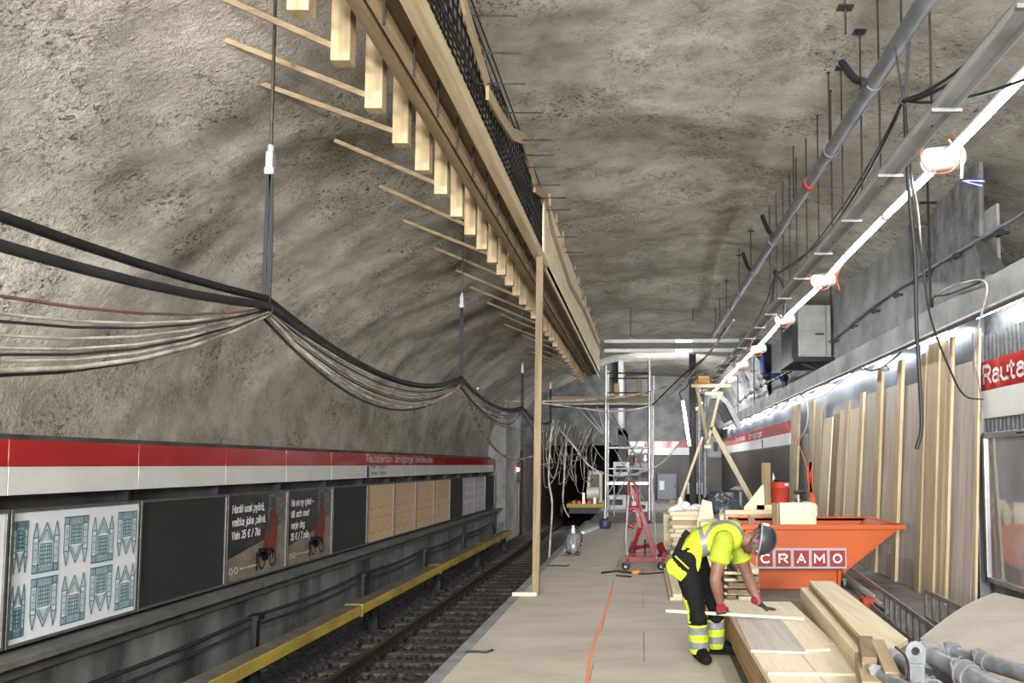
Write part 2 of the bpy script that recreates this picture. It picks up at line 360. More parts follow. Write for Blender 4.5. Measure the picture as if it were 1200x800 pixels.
# platform
struct(MB().box((-1.62, -9, -1.3), (4.4, 40, 0)), 'floor', M['floor'])
struct(MB().box((-1.74, -9, -.22), (-1.6, 24, .012)).box((-1.66,-9,-1.3),(-1.62,24,-.2)), 'trim_1', M['edge'], .008)
fs = MB()                                        # plywood laid over the platform floor, 3 mm joints
yy = -9.0; k = 0
while yy < 22.6:
    y1 = min(yy+1.22, 22.8); k += 1
    for a, b in ((-1.6, -.42 if k % 2 else .02), (-.417 if k % 2 else .023, .80)):
        fs.box((a, yy+.0015, 0), (b-.002, y1-.0015, .021))
    yy += 1.22
struct(fs, 'floor_plywood', M['ply_floor'])
# track bed
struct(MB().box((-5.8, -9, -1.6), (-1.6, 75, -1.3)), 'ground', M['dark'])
bl = MB(); nx, ny = 62, 520
vs = []
for j in range(ny+1):
    yv = 4.5 + (31.9-4.5)*(j/ny)**1.25
    for i in range(nx+1):
        x = -5.33 + 3.58*i/nx; p = V((x, yv, 0))
        cell = noise.voronoi(V((x*13, yv*13, 0)))[0][0]
        z = -1.16 + .05*(1-min(1, cell*1.6)) + .03*noise.noise(p*2) + .025*random.random()
        if -4.6 < x < -1.75: z -= .035
        vs.append((x + random.uniform(-.012,.012), yv + random.uniform(-.012,.012), z))
bl.add(vs, [(j*(nx+1)+i, j*(nx+1)+i+1, (j+1)*(nx+1)+i+1, (j+1)*(nx+1)+i) for j in range(ny) for i in range(nx)], False)
rng = random.Random(3)
for k in range(5200):                            # loose stones on top
    x = rng.uniform(-5.0, -1.75); y = 6.5 + 16*rng.random()**1.3; r = rng.uniform(.018, .042)
    R = Matrix.Rotation(rng.random()*6, 3, 'Z') @ Matrix.Rotation(rng.random()*6, 3, 'X')
    bl.obox((x, y, -1.145 + r*.3), (r*1.7, r*1.3, r), R)
one(bl, 'ballast', M['ballast'], 'dark grey crushed stone bed under and between the rails', 'ballast', kind='stuff')
# left wall below the posters, ledge, parapet behind the posters
struct(MB().box((-5.75, -9, -1.4), (-5.36, 29.0, .08)), 'wall_left', M['lower_wall'])
struct(MB().box((-5.75, -9, .08), (-5.14, 29.2, .145)).box((-5.75, -9, -.06), (-5.3, 29.1, .08)), 'trim_2', M['concrete_ledge'], .006)
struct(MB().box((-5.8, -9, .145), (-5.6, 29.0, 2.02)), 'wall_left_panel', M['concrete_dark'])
struct(MB().box((-5.9, 28.6, -1.4), (-5.05, 32, 5.2)), 'wall_left_end', M['concrete'])
# tunnel mouth over the track
hw = MB()
hw.box((-7, 32, 2.55), (-1.0, 32.5, 4.75)); hw.box((-7, 32, -1.4), (-5.15, 32.5, 2.6)); hw.box((-7.2, 33.0, 4.7), (-1, 33.4, 8))
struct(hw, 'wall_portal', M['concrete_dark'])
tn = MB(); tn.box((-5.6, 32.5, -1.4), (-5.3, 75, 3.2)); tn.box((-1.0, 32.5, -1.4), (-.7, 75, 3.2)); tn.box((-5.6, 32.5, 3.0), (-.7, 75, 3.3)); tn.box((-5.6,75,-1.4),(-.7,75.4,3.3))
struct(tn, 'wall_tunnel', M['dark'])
# far end wall: brown panelling below, raw concrete above
struct(MB().box((-1.0, 39.6, 0), (4.6, 40, 2.25)), 'wall_end_panel', M['brown_wall'])
struct(MB().box((-1.0, 39.8, 2.2), (7, 40.2, 8)).box((-1.0, 32.6, -1), (-.8, 39.8, 7.5)), 'wall_end', M['concrete'])
# right side: wall panels, service ledge, raw concrete above, flank rock
struct(MB().box((4.15, 9.35, 0), (4.3, 21.6, 3.7)), 'wall_right', M['metal_wall'])
struct(MB().box((4.12, 21.6, 0), (4.3, 39.8, 2.25)), 'wall_right_panel', M['brown_wall'])
struct(MB().box((4.16, 21.6, 2.25), (4.3, 39.8, 3.7)), 'wall_right_upper', M['metal_wall'])
bm_ = MB(); bm_.box((3.68, -9, 3.42), (3.76, 39.5, 3.74)); bm_.box((3.76, -9, 3.66), (4.6, 39.5, 3.74)); bm_.box((3.64, -9, 3.40), (3.80, 39.5, 3.425))
struct(bm_, 'beam_right', M['concrete'], .006)
struct(MB().box((3.632, -9, 3.388), (3.66, 39.5, 3.412)), 'trim_3', M['alu'])
wc = MB(); wc.box((4.42, 12.2, 3.7), (4.7, 26, 6.6)); wc.box((4.42, 9.4, 3.7), (4.46, 12.25, 5.0))
struct(wc, 'wall_right_concrete', M['concrete'])
def raw(poly, X, th, name, m):
    P_ = [at(x, y, X=X) for x, y in poly]; return struct(MB().prism(P_, (th, 0, 0)), name, m, .01)
raw([(1066,330),(1064,262),(1074,272),(1086,266),(1096,244),(1108,228),(1122,214),(1134,196),(1147,176),(1149,330)], 4.36, .06, 'pillar_right', M['concrete_rough'])
raw([(1139,276),(1146,278),(1174,312),(1171,322),(1150,318),(1146,296)], 4.30, .05, 'pillar_right_shade', M['concrete_dark'])  # dark slab standing in for the shadowed notch beside the pillar
raw([(1076,268),(1084,266),(1090,300),(1086,302)], 4.33, .05, 'trim_5', M['concrete_dark'])
# rock flank / silver sheeting seen past the concrete wall
fl = MB(); vs = []; nx, ny = 40, 70
for j in range(ny+1):
    for i in range(nx+1):
        t = i/nx; y = 26 + 13.8*j/ny; p = V((4.3 - 1.1*t*t, y, 3.74 + 2.7*t)); vs.append(p + V((-.22*noise.noise(p*1.3) - .1*abs(noise.noise(p*3)), 0, 0)))
fl.add(vs, [(j*(nx+1)+i, j*(nx+1)+i+1, (j+1)*(nx+1)+i+1, (j+1)*(nx+1)+i) for j in range(ny) for i in range(nx)], True)
struct(fl, 'wall_right_sheeting', M['foil'])
# ribbed metal near the station sign and trims
rb = MB(); y = 9.28
rb.box((4.2, 4, 0), (4.3, 9.3, 3.7))
while y > 4.2:
    rb.box((4.13, y-.045, 2.0), (4.2, y, 3.3)); y -= .1
struct(rb, 'wall_right_ribs', M['galv_dull'])
tr = MB(); tr.box((4.05, 9.29, 0), (4.17, 9.36, 3.36)); tr.box((4.08, 9.37, 0), (4.17, 9.42, 3.36))
struct(tr, 'trim_4', M['alu'], .004)
# thin uneven orange line on the floor
ol = MB(); a = at(718, 686, Z=.0225); b = at(700, 742, Z=.0225); c = at(687, 806, Z=.0225)
pts = smooth_path([a, (a+b)/2 + V((.012,0,0)), b, (b+c)/2 - V((.02,0,0)), c], 8)
for i, (p, q) in enumerate(zip(pts, pts[1:])):
    ww = .012 + .007*abs(math.sin(i*1.7)); ol.flat([p+V((-ww,0,0)), p+V((ww,0,0)), q+V((ww,0,0)), q+V((-ww,0,0))])
M['marking'] = mat('orange spray', srgb(236,128,84), .6, 0, srgb(206,140,110), 8)
struct(ol, 'floor_marking', M['marking'])

# ================================================================== LIGHT
w.node_tree.nodes['Background'].inputs[0].default_value = (.9, .95, 1, 1); w.node_tree.nodes['Background'].inputs[1].default_value = .05
def area(name, loc, tgt, size, power, col, sy=None, spread=180):
    l = bpy.data.lights.new(name, 'AREA'); l.energy = power; l.color = col; l.size = size; l.shape = 'RECTANGLE'; l.size_y = sy or size; l.spread = math.radians(spread)
    o = bpy.data.objects.new(name, l); C.objects.link(o); o.location = loc; o.rotation_euler = (V(tgt)-V(loc)).to_track_quat('-Z', 'Y').to_euler(); return o
# stand-in floodlights added behind the camera for lamps out of view
area('standin_flood', (-1.2, -6.5, 4.2), (-2.6, 9, 2.6), 3.0, 820, (1, .97, .93), 1.6)
area('standin_flood', (2.6, -6.0, 4.0), (1.5, 9, 1.2), 3.0, 620, (1, .975, .94), 1.6)
area('standin_flood', (-4.2, -5.0, 1.6), (-4.6, 9, 3.4), 2.0, 420, (1, .97, .92), 1.2)  # added to brighten the left rock
area('standin_flood', (-3.4, -6.5, 2.2), (-4.3, 16, 3.3), 1.2, 175, (1, .975, .94), .8, 50)  # narrow beam added to brighten the far left rock
area('standin_flood', (1.6, -6.5, 2.6), (.4, 17, 5.6), 1.2, 130, (1, .975, .94), .8, 50)  # narrow beam added to brighten the far ceiling
# fill light added under the far roof to brighten the end wall
area('standin_flood', (1.2, 30, 5.2), (1.0, 38, 1.0), 1.2, 350, (.95, .97, 1))
area('tunnel_fill', (-1.4, 33.2, 2.6), (-4.6, 40, -.6), .5, 260, (1, .9, .78))  # added fill that lifts the dark tunnel walls, no fitting modelled
sc.view_settings.exposure = .66
# ================================================================== LEFT: sign band, posters, rails
BX = -5.4
def yat(px): return at(px, 560, X=BX).y
SEAM = [3.1, 4.78, yat(8.5), yat(161.5), yat(264), yat(335), yat(388), yat(429)]
step = 1.62
while SEAM[-1] < 27.2: SEAM.append(SEAM[-1] + step)
zt = at(0, 514, X=BX).z; zm = at(0, 546.5, X=BX).z; zb = at(0, 581, X=BX).z
below = ['left of both white stamp posters', 'above the narrow stamp poster at the frame edge', 'above the wide stamp poster', 'above the dark screen left of the bicycle adverts', 'above the first bicycle advert',
         'above the second bicycle advert', 'above the dark screen right of the bicycle adverts', 'with a blue strip, above the first tan poster', 'above the second tan poster', 'above the third tan poster',
         'above the fourth tan poster', 'above the dark screen between tan and pale posters', 'above the first pale poster', 'above the second pale poster', 'at the far end above the last dark screen', 'at the far end', 'at the far end']
U = V((0,1,0)); W = V((0,0,1))
for i in range(len(SEAM)-1):
    y0, y1 = SEAM[i]+.004, SEAM[i+1]-.004
    t = thing('sign_band_panel', 'red and white band panel ' + below[i], 'sign panel', (BX, (y0+y1)/2, zb), 'red and white band along the track wall')
    MB().box((BX-.1, y0, zm), (BX, y1, zt)).build('red_strip', M['red_panel'], t, .004)
    MB().box((BX-.1, y0, zb), (BX+.004, y1, zm-.002)).build('white_strip', M['white_panel'], t, .004)
    MB().box((BX-.2, y1-.05, zb-.2), (BX-.06, y1-.01, zb)).build('bracket', M['steel_dark'], t)
    if i in (7, 8, 9):
        s_, pos, wd = [('Rautatientori', .02, 1.5), ('Järnvägstorget', .12, 1.35), ('Central Railway Station', .05, 1.45)][i-7]
        mb = MB(); write(mb, s_, (BX+.0015, y0+pos, zm+.07), U, W, wd, .14); mb.build('lettering', M['white_panel'], t)
    if i == 7:
        MB().box((BX+.004, y0+.01, zb+.01), (BX+.007, y0+.13, zm-.01)).build('blue_strip', M['blue_pipe'], t)
        mb = MB(); write(mb, 'Itään   Österut', (BX+.006, y0+.25, zb+.19), U, W, .9, .07); write(mb, 'Länteen   Västerut', (BX+.006, y0+.25, zb+.06), U, W, .9, .07)
        mb.build('small_lettering', M['steel_dark'], t)
# -------- posters
PZ0, PZ1 = .19, 1.365
PXF = -5.37
INK = mat('stamp ink', srgb(84,124,134), .6); INKL = mat('stamp ink wash', srgb(196,210,212), .6, 0, srgb(166,188,192), 14)
PAPER = mat('poster paper', srgb(226,230,234), .35, 0, srgb(216,220,226), 1)
SCREEN = mat('dark perforated screen', srgb(44,44,41), .7, 0, srgb(34,34,32), 40, .3, 120)
TAN = mat('tan poster', srgb(214,186,150), .5, 0, srgb(204,174,136), 7); TANL = mat('tan ochre line', srgb(190,146,92), .5, 0, srgb(200,158,108), 5)
TANT = mat('tan small print', srgb(190,160,124), .5)
BIKEBG = mat('advert dark ground', srgb(40,40,42), .3, 0, srgb(60,60,62), 2); PATH = mat('advert path', srgb(142,131,116), .3, 0, srgb(108,99,88), 5)
COAT = mat('advert red coat', srgb(142,66,48), .4, 0, srgb(74,30,24), 7, 0, 1, (1,9,.6)); HEAD = mat('advert dark hair', srgb(70,62,60), .4); BRICK = mat('advert wall', srgb(112,112,114), .4, 0, srgb(60,60,62), 12)
PALE = mat('pale mottled poster', srgb(196,194,200), .4, 0, srgb(166,162,170), 5)
WHITE = mat('advert white', srgb(236,236,234), .4)
def frame(t, y0, y1):
    m = MB(); f = .028
    for a, b in (((y0, PZ0), (y1, PZ0+f)), ((y0, PZ1-f), (y1, PZ1)), ((y0, PZ0+f), (y0+f, PZ1-f)), ((y1-f, PZ0+f), (y1, PZ1-f))):
        m.box((PXF-.09, a[0], a[1]), (PXF+.018, b[0], b[1]))
    m.build('poster_frame', M['frame_grey'], t, .003)
def plate(mb, x, y0, y1, z0, z1): mb.flat([(x, y0, z0), (x, y1, z0), (x, y1, z1), (x, y0, z1)])
def castle(lines, wash, y, z, w, h, flip):
    """a generic turreted hall as a rubber stamp, printed upright or upside down"""
    x1, x2 = PXF+.0035, PXF+.002
    def P(u, v, x): return (x, y + u*w, z + ((1-v) if flip else v)*h)
    def line(pts, t=.011):
        for a, b in zip(pts, pts[1:]):
            a3, b3 = V(P(*a, x1)), V(P(*b, x1)); d = (b3-a3).normalized(); n = V((0, -d.z, d.y))*t*.5
            lines.flat([a3-n, b3-n, b3+n, a3+n])
    def fill(pts): wash.flat([P(u, v, x2) for u, v in pts])
    for u in (0, .8):                            # turrets
        fill([(u, .72), (u+.2, .72), (u+.1, 1)]); line([(u, .70), (u, .72), (u+.1, 1), (u+.2, .72), (u+.2, .0)]); line([(u+.0, 0), (u, .7), (u+.2, .7)])
        fill([(u+.05, .2), (u+.15, .2), (u+.15, .62), (u+.05, .62)])
        for v in (.12, .3, .45, .58): line([(u+.05, v), (u+.15, v)], .008)
    fill([(.28, .18), (.72, .18), (.72, .55), (.28, .55)]); fill([(.25, .62), (.75, .62), (.5, .98)])
    line([(.2, .58), (.5, .98), (.8, .58)]); line([(.3, .6), (.5, .85), (.7, .6)], .008)
    for v in (.18, .26, .34, .42, .5, .56): line([(.26, v), (.74, v)], .01)
    for u in (.28, .36, .44, .56, .64, .72): line([(u, .18), (u, .54)], .009)
    for u in (.06, .18, .3, .42, .54, .66, .78, .9):
        fill([(u, .03), (u+.07, .03), (u+.07, .1), (u, .1)]); line([(u, .02), (u, .1), (u+.035, .13), (u+.07, .1), (u+.07, .02)], .007)
    line([(-.02, 0), (1.02, 0)], .016); line([(0, .15), (1, .15)], .01)
def board(i, label, name='billboard', cat='poster', group=None):
    y0, y1 = SEAM[i]+.01, SEAM[i+1]-.01
    t = thing(name, label, cat, (PXF, (y0+y1)/2, PZ0), group); frame(t, y0, y1); return t, y0+.028, y1-.028
def sheet(t, y0, y1, m, name='poster_sheet'): MB().box((PXF-.02, y0, PZ0+.028), (PXF, y1, PZ1-.028)).build(name, m, t)
for i, lb in ((1, 'white stamp poster mostly cut off by the left edge of the photo'), (2, 'white poster of blue castle stamps, left of a dark screen')):
    t, y0, y1 = board(i, lb); sheet(t, y0, y1, PAPER); li, wa = MB(), MB()
    cw, chh = .30, .445
    offs = [-.13, .235, .6, .965, 1.33]
    for r, z in enumerate((.81, .29)):
        for k, o in enumerate(offs):
            if k == 4: w_ = .2
            a = y0 + max(o, .02); b = min(y0+o+cw, y1-.01)
            castle(li, wa, a, z - (.02 if (k+r) % 2 else 0), b-a, chh, (k + r) % 2 == 0)
    li.build('line_print', INK, t); wa.build('wash_print', INKL, t)
def screen(i, lb):
    t, y0, y1 = board(i, lb, 'perforated_screen', 'screen', 'dark perforated screens between posters'); sheet(t, y0, y1, SCREEN, 'screen_panel')
    m = MB(); n = 24
    for k in range(n): z = PZ0+.04 + (PZ1-PZ0-.08)*k/(n-1); m.box((PXF, y0, z-.006), (PXF+.006, y1, z+.006))
    m.build('louvre', SCREEN, t)
screen(0, 'dark perforated screen left of both white stamp posters')
screen(3, 'dark perforated screen between stamp poster and first bicycle advert')
screen(6, 'dark perforated screen between second bicycle advert and tan posters')
screen(11, 'dark perforated screen between tan posters and pale posters'); screen(14, 'narrow dark screen at the far end of the poster row')
def advert(i, lb, lines, small):
    t, y0, y1 = board(i, lb, 'bicycle_advert', 'poster', 'bicycle adverts'); sheet(t, y0, y1, BIKEBG); L_ = y1-y0; H = PZ1-PZ0-.056; zb_ = PZ0+.028
    x = PXF+.002; q = lambda u, v, dx=0.: (x+dx, y0+u*L_, zb_+v*H)
    MB().flat([q(0, .26), q(.02, .0), q(1, .0), q(1, .66), q(.62, .42)]).build('printed_path', PATH, t)
    MB().flat([q(.66, .52, .001), q(1, .62, .001), q(1, 1, .001), q(.66, 1, .001)]).build('printed_wall', BRICK, t)
    MB().flat([q(.54, .22, .003), q(.61, .26, .003), q(.68, .2, .003), q(.76, .25, .003), q(.81, .17, .003), q(.835, .5, .003), q(.82, .72, .003), q(.78, .8, .003), q(.70, .78, .003), q(.64, .56, .003)]).build('printed_coat', COAT, t)
    n = 14; MB().flat([q(.755+.045*math.cos(2*PI*k/n), .875+.075*math.sin(2*PI*k/n), .004) for k in range(n)]).flat([q(.7, .72, .0045), q(.74, .8, .0045), q(.72, .5, .0045), q(.66, .45, .0045)]).build('printed_head', HEAD, t)
    bk = MB()
    def strip(pts, th):
        for a, b in zip(pts, pts[1:]):
            a, b = V(q(*a, .005)), V(q(*b, .005)); d = (b-a).normalized(); nn = V((0, -d.z, d.y))*th*.5; bk.flat([a-nn, b-nn, b+nn, a+nn])
    for cu, rr in ((.57, .1), (.76, .09)):
        strip([(cu+.055*math.cos(2*PI*k/16), .16+rr*math.sin(2*PI*k/16)) for k in range(17)], .03)
    strip([(.5, .3), (.6, .3), (.68, .17), (.57, .17), (.62, .3), (.76, .27), (.76, .16)], .04); strip([(.48, .05), (.48, .28)], .05); strip([(.5, .26), (.62, .22), (.7, .24)], .09)
    bk.build('printed_bicycle', M['black'], t)
    z = .80
    for s_, wd in lines: lt = MB(); write(lt, s_, q(.06, z, .006), U, W, wd*L_, .095, .21, .1); lt.build('lettering', WHITE, t); z -= .155
    sm = MB(); write(sm, small, q(.2, .115, .006), U, W, .27*L_, .03)
    for cu in (.06, .14): 
        for k in range(10):
            a0, a1 = 2*PI*k/10, 2*PI*(k+.8)/10; sm.flat([q(cu+.03*math.cos(a0), .12+.04*math.sin(a0), .006), q(cu+.03*math.cos(a1), .12+.04*math.sin(a1), .006), q(cu+.02*math.cos(a1), .12+.028*math.sin(a1), .006), q(cu+.02*math.cos(a0), .12+.028*math.sin(a0), .006)])
    sm.build('small_lettering', WHITE, t)
advert(4, 'bicycle advert in Finnish with a red-coated figure', [('Hanki uusi pyörä,', .52), ('vaikka joka päivä.', .55), ('Vain 35 € / 7kk', .46)], 'Kaikki on mahdollista')
advert(5, 'bicycle advert in Swedish with a red-coated figure', [('Ha en ny cykel –', .48), ('till och med', .38), ('varje dag.', .3), ('35 € / 7 mån.', .4)], 'Allt är möjligt')
for k, i in enumerate((7, 8, 9, 10)):
    t, y0, y1 = board(i, ['first tan honeycomb-patterned poster, beside the dark screen', 'second tan honeycomb-patterned poster from the bicycle adverts', 'third tan honeycomb-patterned poster from the bicycle adverts', 'last tan honeycomb-patterned poster, before the far dark screen'][k], 'timetable_poster', 'poster', 'tan honeycomb posters')
    sheet(t, y0, y1, TAN); h = MB(); s = MB(); L_ = y1-y0
    def ln(a, b, th):
        a, b = V((PXF+.002, *a)), V((PXF+.002, *b)); d = (b-a).normalized(); n = V((0, -d.z, d.y))*th*.5; h.flat([a-n, b-n, b+n, a+n])
    nc = 3
    for zr in (.93, .45):
        for c in range(nc):
            a = y0 + L_*c/nc; b = a + L_/nc
            ln((a, zr), (a+(b-a)*.25, zr-.06), .03); ln((a+(b-a)*.25, zr-.06), (b-(b-a)*.25, zr-.06), .03); ln((b-(b-a)*.25, zr-.06), (b, zr), .03); ln((a+.01, zr), (a+.01, min(zr+.38, PZ1-.03)), .018); 
    ln((y0, .68), (y1, .68), .035)
    for c in range(nc): ln((y0+L_*(c+.5)/nc, PZ0+.03), (y0+L_*(c+.5)/nc, .39), .018); ln((y0+L_*(c+.5)/nc, .7), (y0+L_*(c+.5)/nc, .86), .018)
    for zr in [z_/100 for z_ in range(24, 132, 4)]:
        for c in range(nc*2):
            a = y0 + L_*(c+.14)/(nc*2); s.flat([(PXF+.0015, a, zr), (PXF+.0015, a+L_/(nc*2)*.7, zr), (PXF+.0015, a+L_/(nc*2)*.7, zr+.012), (PXF+.0015, a, zr+.012)])
    h.build('honeycomb_line', TANL, t); s.build('small_print', TANT, t)
for k, i in enumerate((12, 13)):
    t, y0, y1 = board(i, ['first pale mottled poster beyond the tan posters', 'second pale mottled poster near the end of the row'][k], 'pale_poster', 'poster', 'pale posters'); sheet(t, y0, y1, PALE)
    s = MB()
    for z_ in (.55, .8, 1.05): s.flat([(PXF+.002, y0+.1, z_), (PXF+.002, y1-.1, z_), (PXF+.002, y1-.1, z_+.12), (PXF+.002, y0+.1, z_+.12)])
    s.build('printed_band', mat('pale print', srgb(214,212,216), .4, 0, srgb(180,176,184), 12), t)
# end post of the poster wall
one(MB().box((-5.42, 28.75, -1.15), (-5.2, 28.95, 1.5)).box((-5.46, 28.72, -1.15), (-5.16, 28.98, -1.05)), 'end_post', mat('cream post', srgb(190,178,150), .6), 'cream steel post at the far end of the poster wall', 'post', bev=.01)
# -------- third rail under its yellow cover
t = thing('third_rail', 'conductor rail under a yellow-faced cover along the track wall', 'conductor rail', (-4.6, 15, -1.12))
ys = [-2.]
while ys[-1] < 26.5: ys.append(min(ys[-1] + 4.9, 27.))
for a, b in zip(ys, ys[1:]):
    c = MB().box((-4.82, a+.004, -.56), (-4.56, b-.004, -.53)).build('cover_top', M['cover_grey'], t, .006)
    MB().box((-4.585, a+.004, -.69), (-4.55, b-.004, -.535)).build('cover_face', M['yellow'], t, .006)
    MB().box((-4.84, b-.03, -.72), (-4.545, b+.03, -.522)).build('cover_joint', M['yellow'], t, .004)
MB().box((-4.74, -2, -.75), (-4.64, 27, -.60)).build('conductor', M['steel_dark'], t)
for k in range(7):
    y = 1.0 + k*4.2; m = MB(); m.box((-4.76, y-.05, -1.13), (-4.6, y+.05, -.74)); m.box((-4.86, y-.08, -1.16), (-4.5, y+.08, -1.1)); m.cyl((-4.68, y, -.9), (-4.68, y, -.74), .08)
    m.build('support_bracket', M['steel_dark'], t, .006)
# -------- cable run on brackets
t = thing('wall_cable_run', 'pair of dark cables on stub posts along the lower track wall', 'cable run', (-5.02, 15, -.75))
PYS = [2.3, 6.15] + [at(px, 700, X=-5.02).y for px in (301, 426, 497, 542, 575)]
for y in PYS:
    m = MB(); m.box((-5.06, y-.05, -1.14), (-4.99, y+.05, -.22)); m.box((-5.1, y-.09, -.27), (-4.95, y+.09, -.2)); m.build('bracket_post', M['steel_dark'], t, .005)
pts = []
for a, b in zip(PYS, PYS[1:]):
    for k in range(10): q = k/10; pts.append((-5.05, a+(b-a)*q, -.22 - .05*math.sin(PI*q)))
pts += [(-5.05, PYS[-1], -.22), (-5.05, PYS[-1]+.6, -.35), (-5.05, PYS[-1]+.9, -.8)]
MB().tube(pts, .026, 8).build('cable', M['rubber'], t); MB().tube([(x-.02, y, z-.13-.1*random.random()*0) for x, y, z in pts[:-3]], .02, 6).build('cable', M['cable_grey'], t)
# -------- running rails and sleepers
def rail(x, label):
    prof = [(-.075,0),(.075,0),(.075,.018),(.012,.03),(.012,.115),(.036,.125),(.036,.17),(-.036,.17),(-.036,.125),(-.012,.115),(-.012,.03),(-.075,.018)]
    m = MB(); m.prism([(x+a, -3, -1.12+b) for a, b in prof], (0, 77, 0)); return m.build('running_rail', M['rail_head'])
for x, lb in ((-3.94, 'rusty running rail nearer the poster wall'), (-2.42, 'running rail tucked below the platform edge')):
    o = rail(x, lb); o['label'] = lb; o['category'] = 'rail'; o['group'] = 'running rails'
t0 = None
for k in range(52):
    y = 4.8 + .55*k
    if k == 0:
        t0 = thing('sleeper', 'concrete sleeper carrying the two running rails', 'sleeper', (-3.18, y, -1.22), 'sleepers')
        m = MB(); m.prism([(-4.45, y-.12, -1.22), (-4.45, y+.12, -1.22), (-4.45, y+.09, -1.115), (-4.45, y-.09, -1.115)], (2.55, 0, 0)); m.build('sleeper_block', M['sleeper'], t0)
        for x in (-3.94, -2.42):
            m = MB(); m.box((x-.16, y-.07, -1.116), (x+.16, y+.07, -1.1)); 
            for sx in (-.1, .1): m.cyl((x+sx, y, -1.1), (x+sx, y, -1.04), .025, n=8); m.bar((x+sx, y-.05, -1.07), (x+sx, y+.05, -1.07), .02, .02)
            m.build('rail_clip', M['steel_dark'], t0)
    else: clone(t0, (0, .55*k, 0))
# ================================================================== HANGING FORMWORK OVER THE PLATFORM EDGE
FX0, FX1, FZ = -1.74, -1.42, 4.60
t = thing('hanging_formwork', 'long pine formwork hung from the rock roof above the platform edge', 'formwork', (-1.58, 14, 4.6))
YE = 25.2
MB().bar((FX0, 3.2, FZ), (FX0, YE, FZ+.10), .10, .12).build('lower_plank', M['form_y'], t, .004)
MB().bar((FX0+.10, 3.2, FZ-.015), (FX0+.10, YE, FZ+.09), .045, .10).build('lower_plank', M['form_y'], t, .003)
ya, yb = at(470, 0, X=FX1).y - .8, at(637, 318, X=FX1).y
mid = [FX1, 3.3]
MB().bar((FX1, ya, FZ+.03), (FX1, yb, FZ+.03), .11, .13).build('edge_plank', M['form_pale'], t, .004)
MB().bar((FX1+.0, yb, FZ+.05), (FX1, YE, FZ+.12), .06, .1).build('edge_plank', M['form_y'], t, .004)
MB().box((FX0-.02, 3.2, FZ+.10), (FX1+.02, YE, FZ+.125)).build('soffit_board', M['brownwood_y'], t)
MB().box((FX0-.03, 3.2, FZ+.12), (FX0, YE, 5.75)).build('side_board', M['form_ply'], t)
y = 3.6; k = 0
while y < YE:                                    # outer studs and the braces back to the rock
    r = random.Random(k); zb_ = 4.30 + .004*k + r.uniform(-.02,.02)
    MB().box((FX0-.25, y-.05, zb_), (FX0-.125, y+.05, 5.35)).build('stud', M['form_z'], t, .005)
    MB().box((FX0-.125, y-.05, FZ+.4), (FX0-.03, y+.05, FZ+.5)).build('joist', M['form_x'], t, .004)
    xb = -3.1 + r.uniform(-.15,.1); zr = zb_ + .62
    if k % 2 == 0 or k < 4:
        MB().bar((FX0-.2, y+.07, zb_+.12), (xb, y+.12+r.uniform(0,.1), zr), .022, .04).build('brace', M['brownwood_x'], t, .003)
    y += .6 + .012*k/3; k += 1
y = 3.9
while y < 11:                                    # black tie rods between the two lower planks
    MB().cyl((FX0+.17, y, FZ-.18), (FX0+.17, y, FZ+.3), .009, n=8).build('tie_rod', M['black'], t); y += .62
yp = at(637, 260, X=FX1+.02).y                   # the plywood face mounted so far
vsz = []
yy = yp; fm = MB()
while yy < YE-.1:
    y1 = min(yy+1.25, YE); 
    fm.box((FX1, yy+.003, FZ-.02), (FX1+.03, y1-.003, roof_z(FX1, yy+.6)-.16)); 
    yy = y1
fm.build('plywood_face', M['form_ply'], t, .003)
def strip(pxs, X, hh, name='edge_board'):
    for (a, b), (c, d) in zip(pxs, pxs[1:]):
        p, q = at(a, b, X=X), at(c, d, X=X); p.z -= hh/2; q.z -= hh/2
        MB().bar(p, q, .03, hh).build(name, M['form_y'], t, .003)
strip([(536,-40),(545,0),(572,92)], FX1+.03, .13); strip([(571,100),(586,128),(600,150),(616,157),(627,212)], FX1+.04, .13); strip([(626,214),(640,226),(646,262),(668,330),(684,360),(704,408)], FX1+.045, .12)
rg = random.Random(4); yy = yp + .4
while yy < YE-.5:
    MB().box((FX1+.03, yy, FZ+.9+.3*rg.random()), (FX1+.075, yy+.09, roof_z(FX1, yy)-.06)).build('cleat', M['form_z'], t, .003); yy += .9 + .5*rg.random()
# rebar cage waiting for concrete
t = thing('rebar_cage', 'rusty black rebar cage standing open above the formwork plank', 'rebar', (-1.5, 7, 4.7))
vb, hb = MB(), MB(); y = 3.5
while y < yp+.35:
    z1 = roof_z(-1.5, y) - .18 + .05*math.sin(y*5); pts = [(-1.46, y, FZ+.12), (-1.46, y, z1-.05), (-1.475, y+.005, z1), (-1.5, y+.005, z1+.01)]
    vb.tube(pts, .0085, 5); vb.cyl((-1.64, y+.03, FZ+.12), (-1.64, y+.03, z1), .007, n=5); y += .14
for k in range(9):
    z = FZ+.16 + .13*k; hb.cyl((-1.447, 3.3, z), (-1.447, yp+.35, z+.05), .0085, n=5); hb.cyl((-1.655, 3.3, z), (-1.655, yp+.35, z+.05), .0085, n=5)
o = vb.build('vertical_bars', M['steel_dark'], t); o = hb.build('horizontal_bars', M['steel_dark'], t)
for px, py in ((547,18),(553,62),(560,98),(590,132),(603,164),(607,182),(610,196),(617,217),(628,232),(634,246),(646,278),(657,296)):
    p = at(px, py, X=-1.46); MB().cyl(p, p + V((.42+.0*px, .02, .01)), .0075, n=6).build('dowel', M['rod'], t)
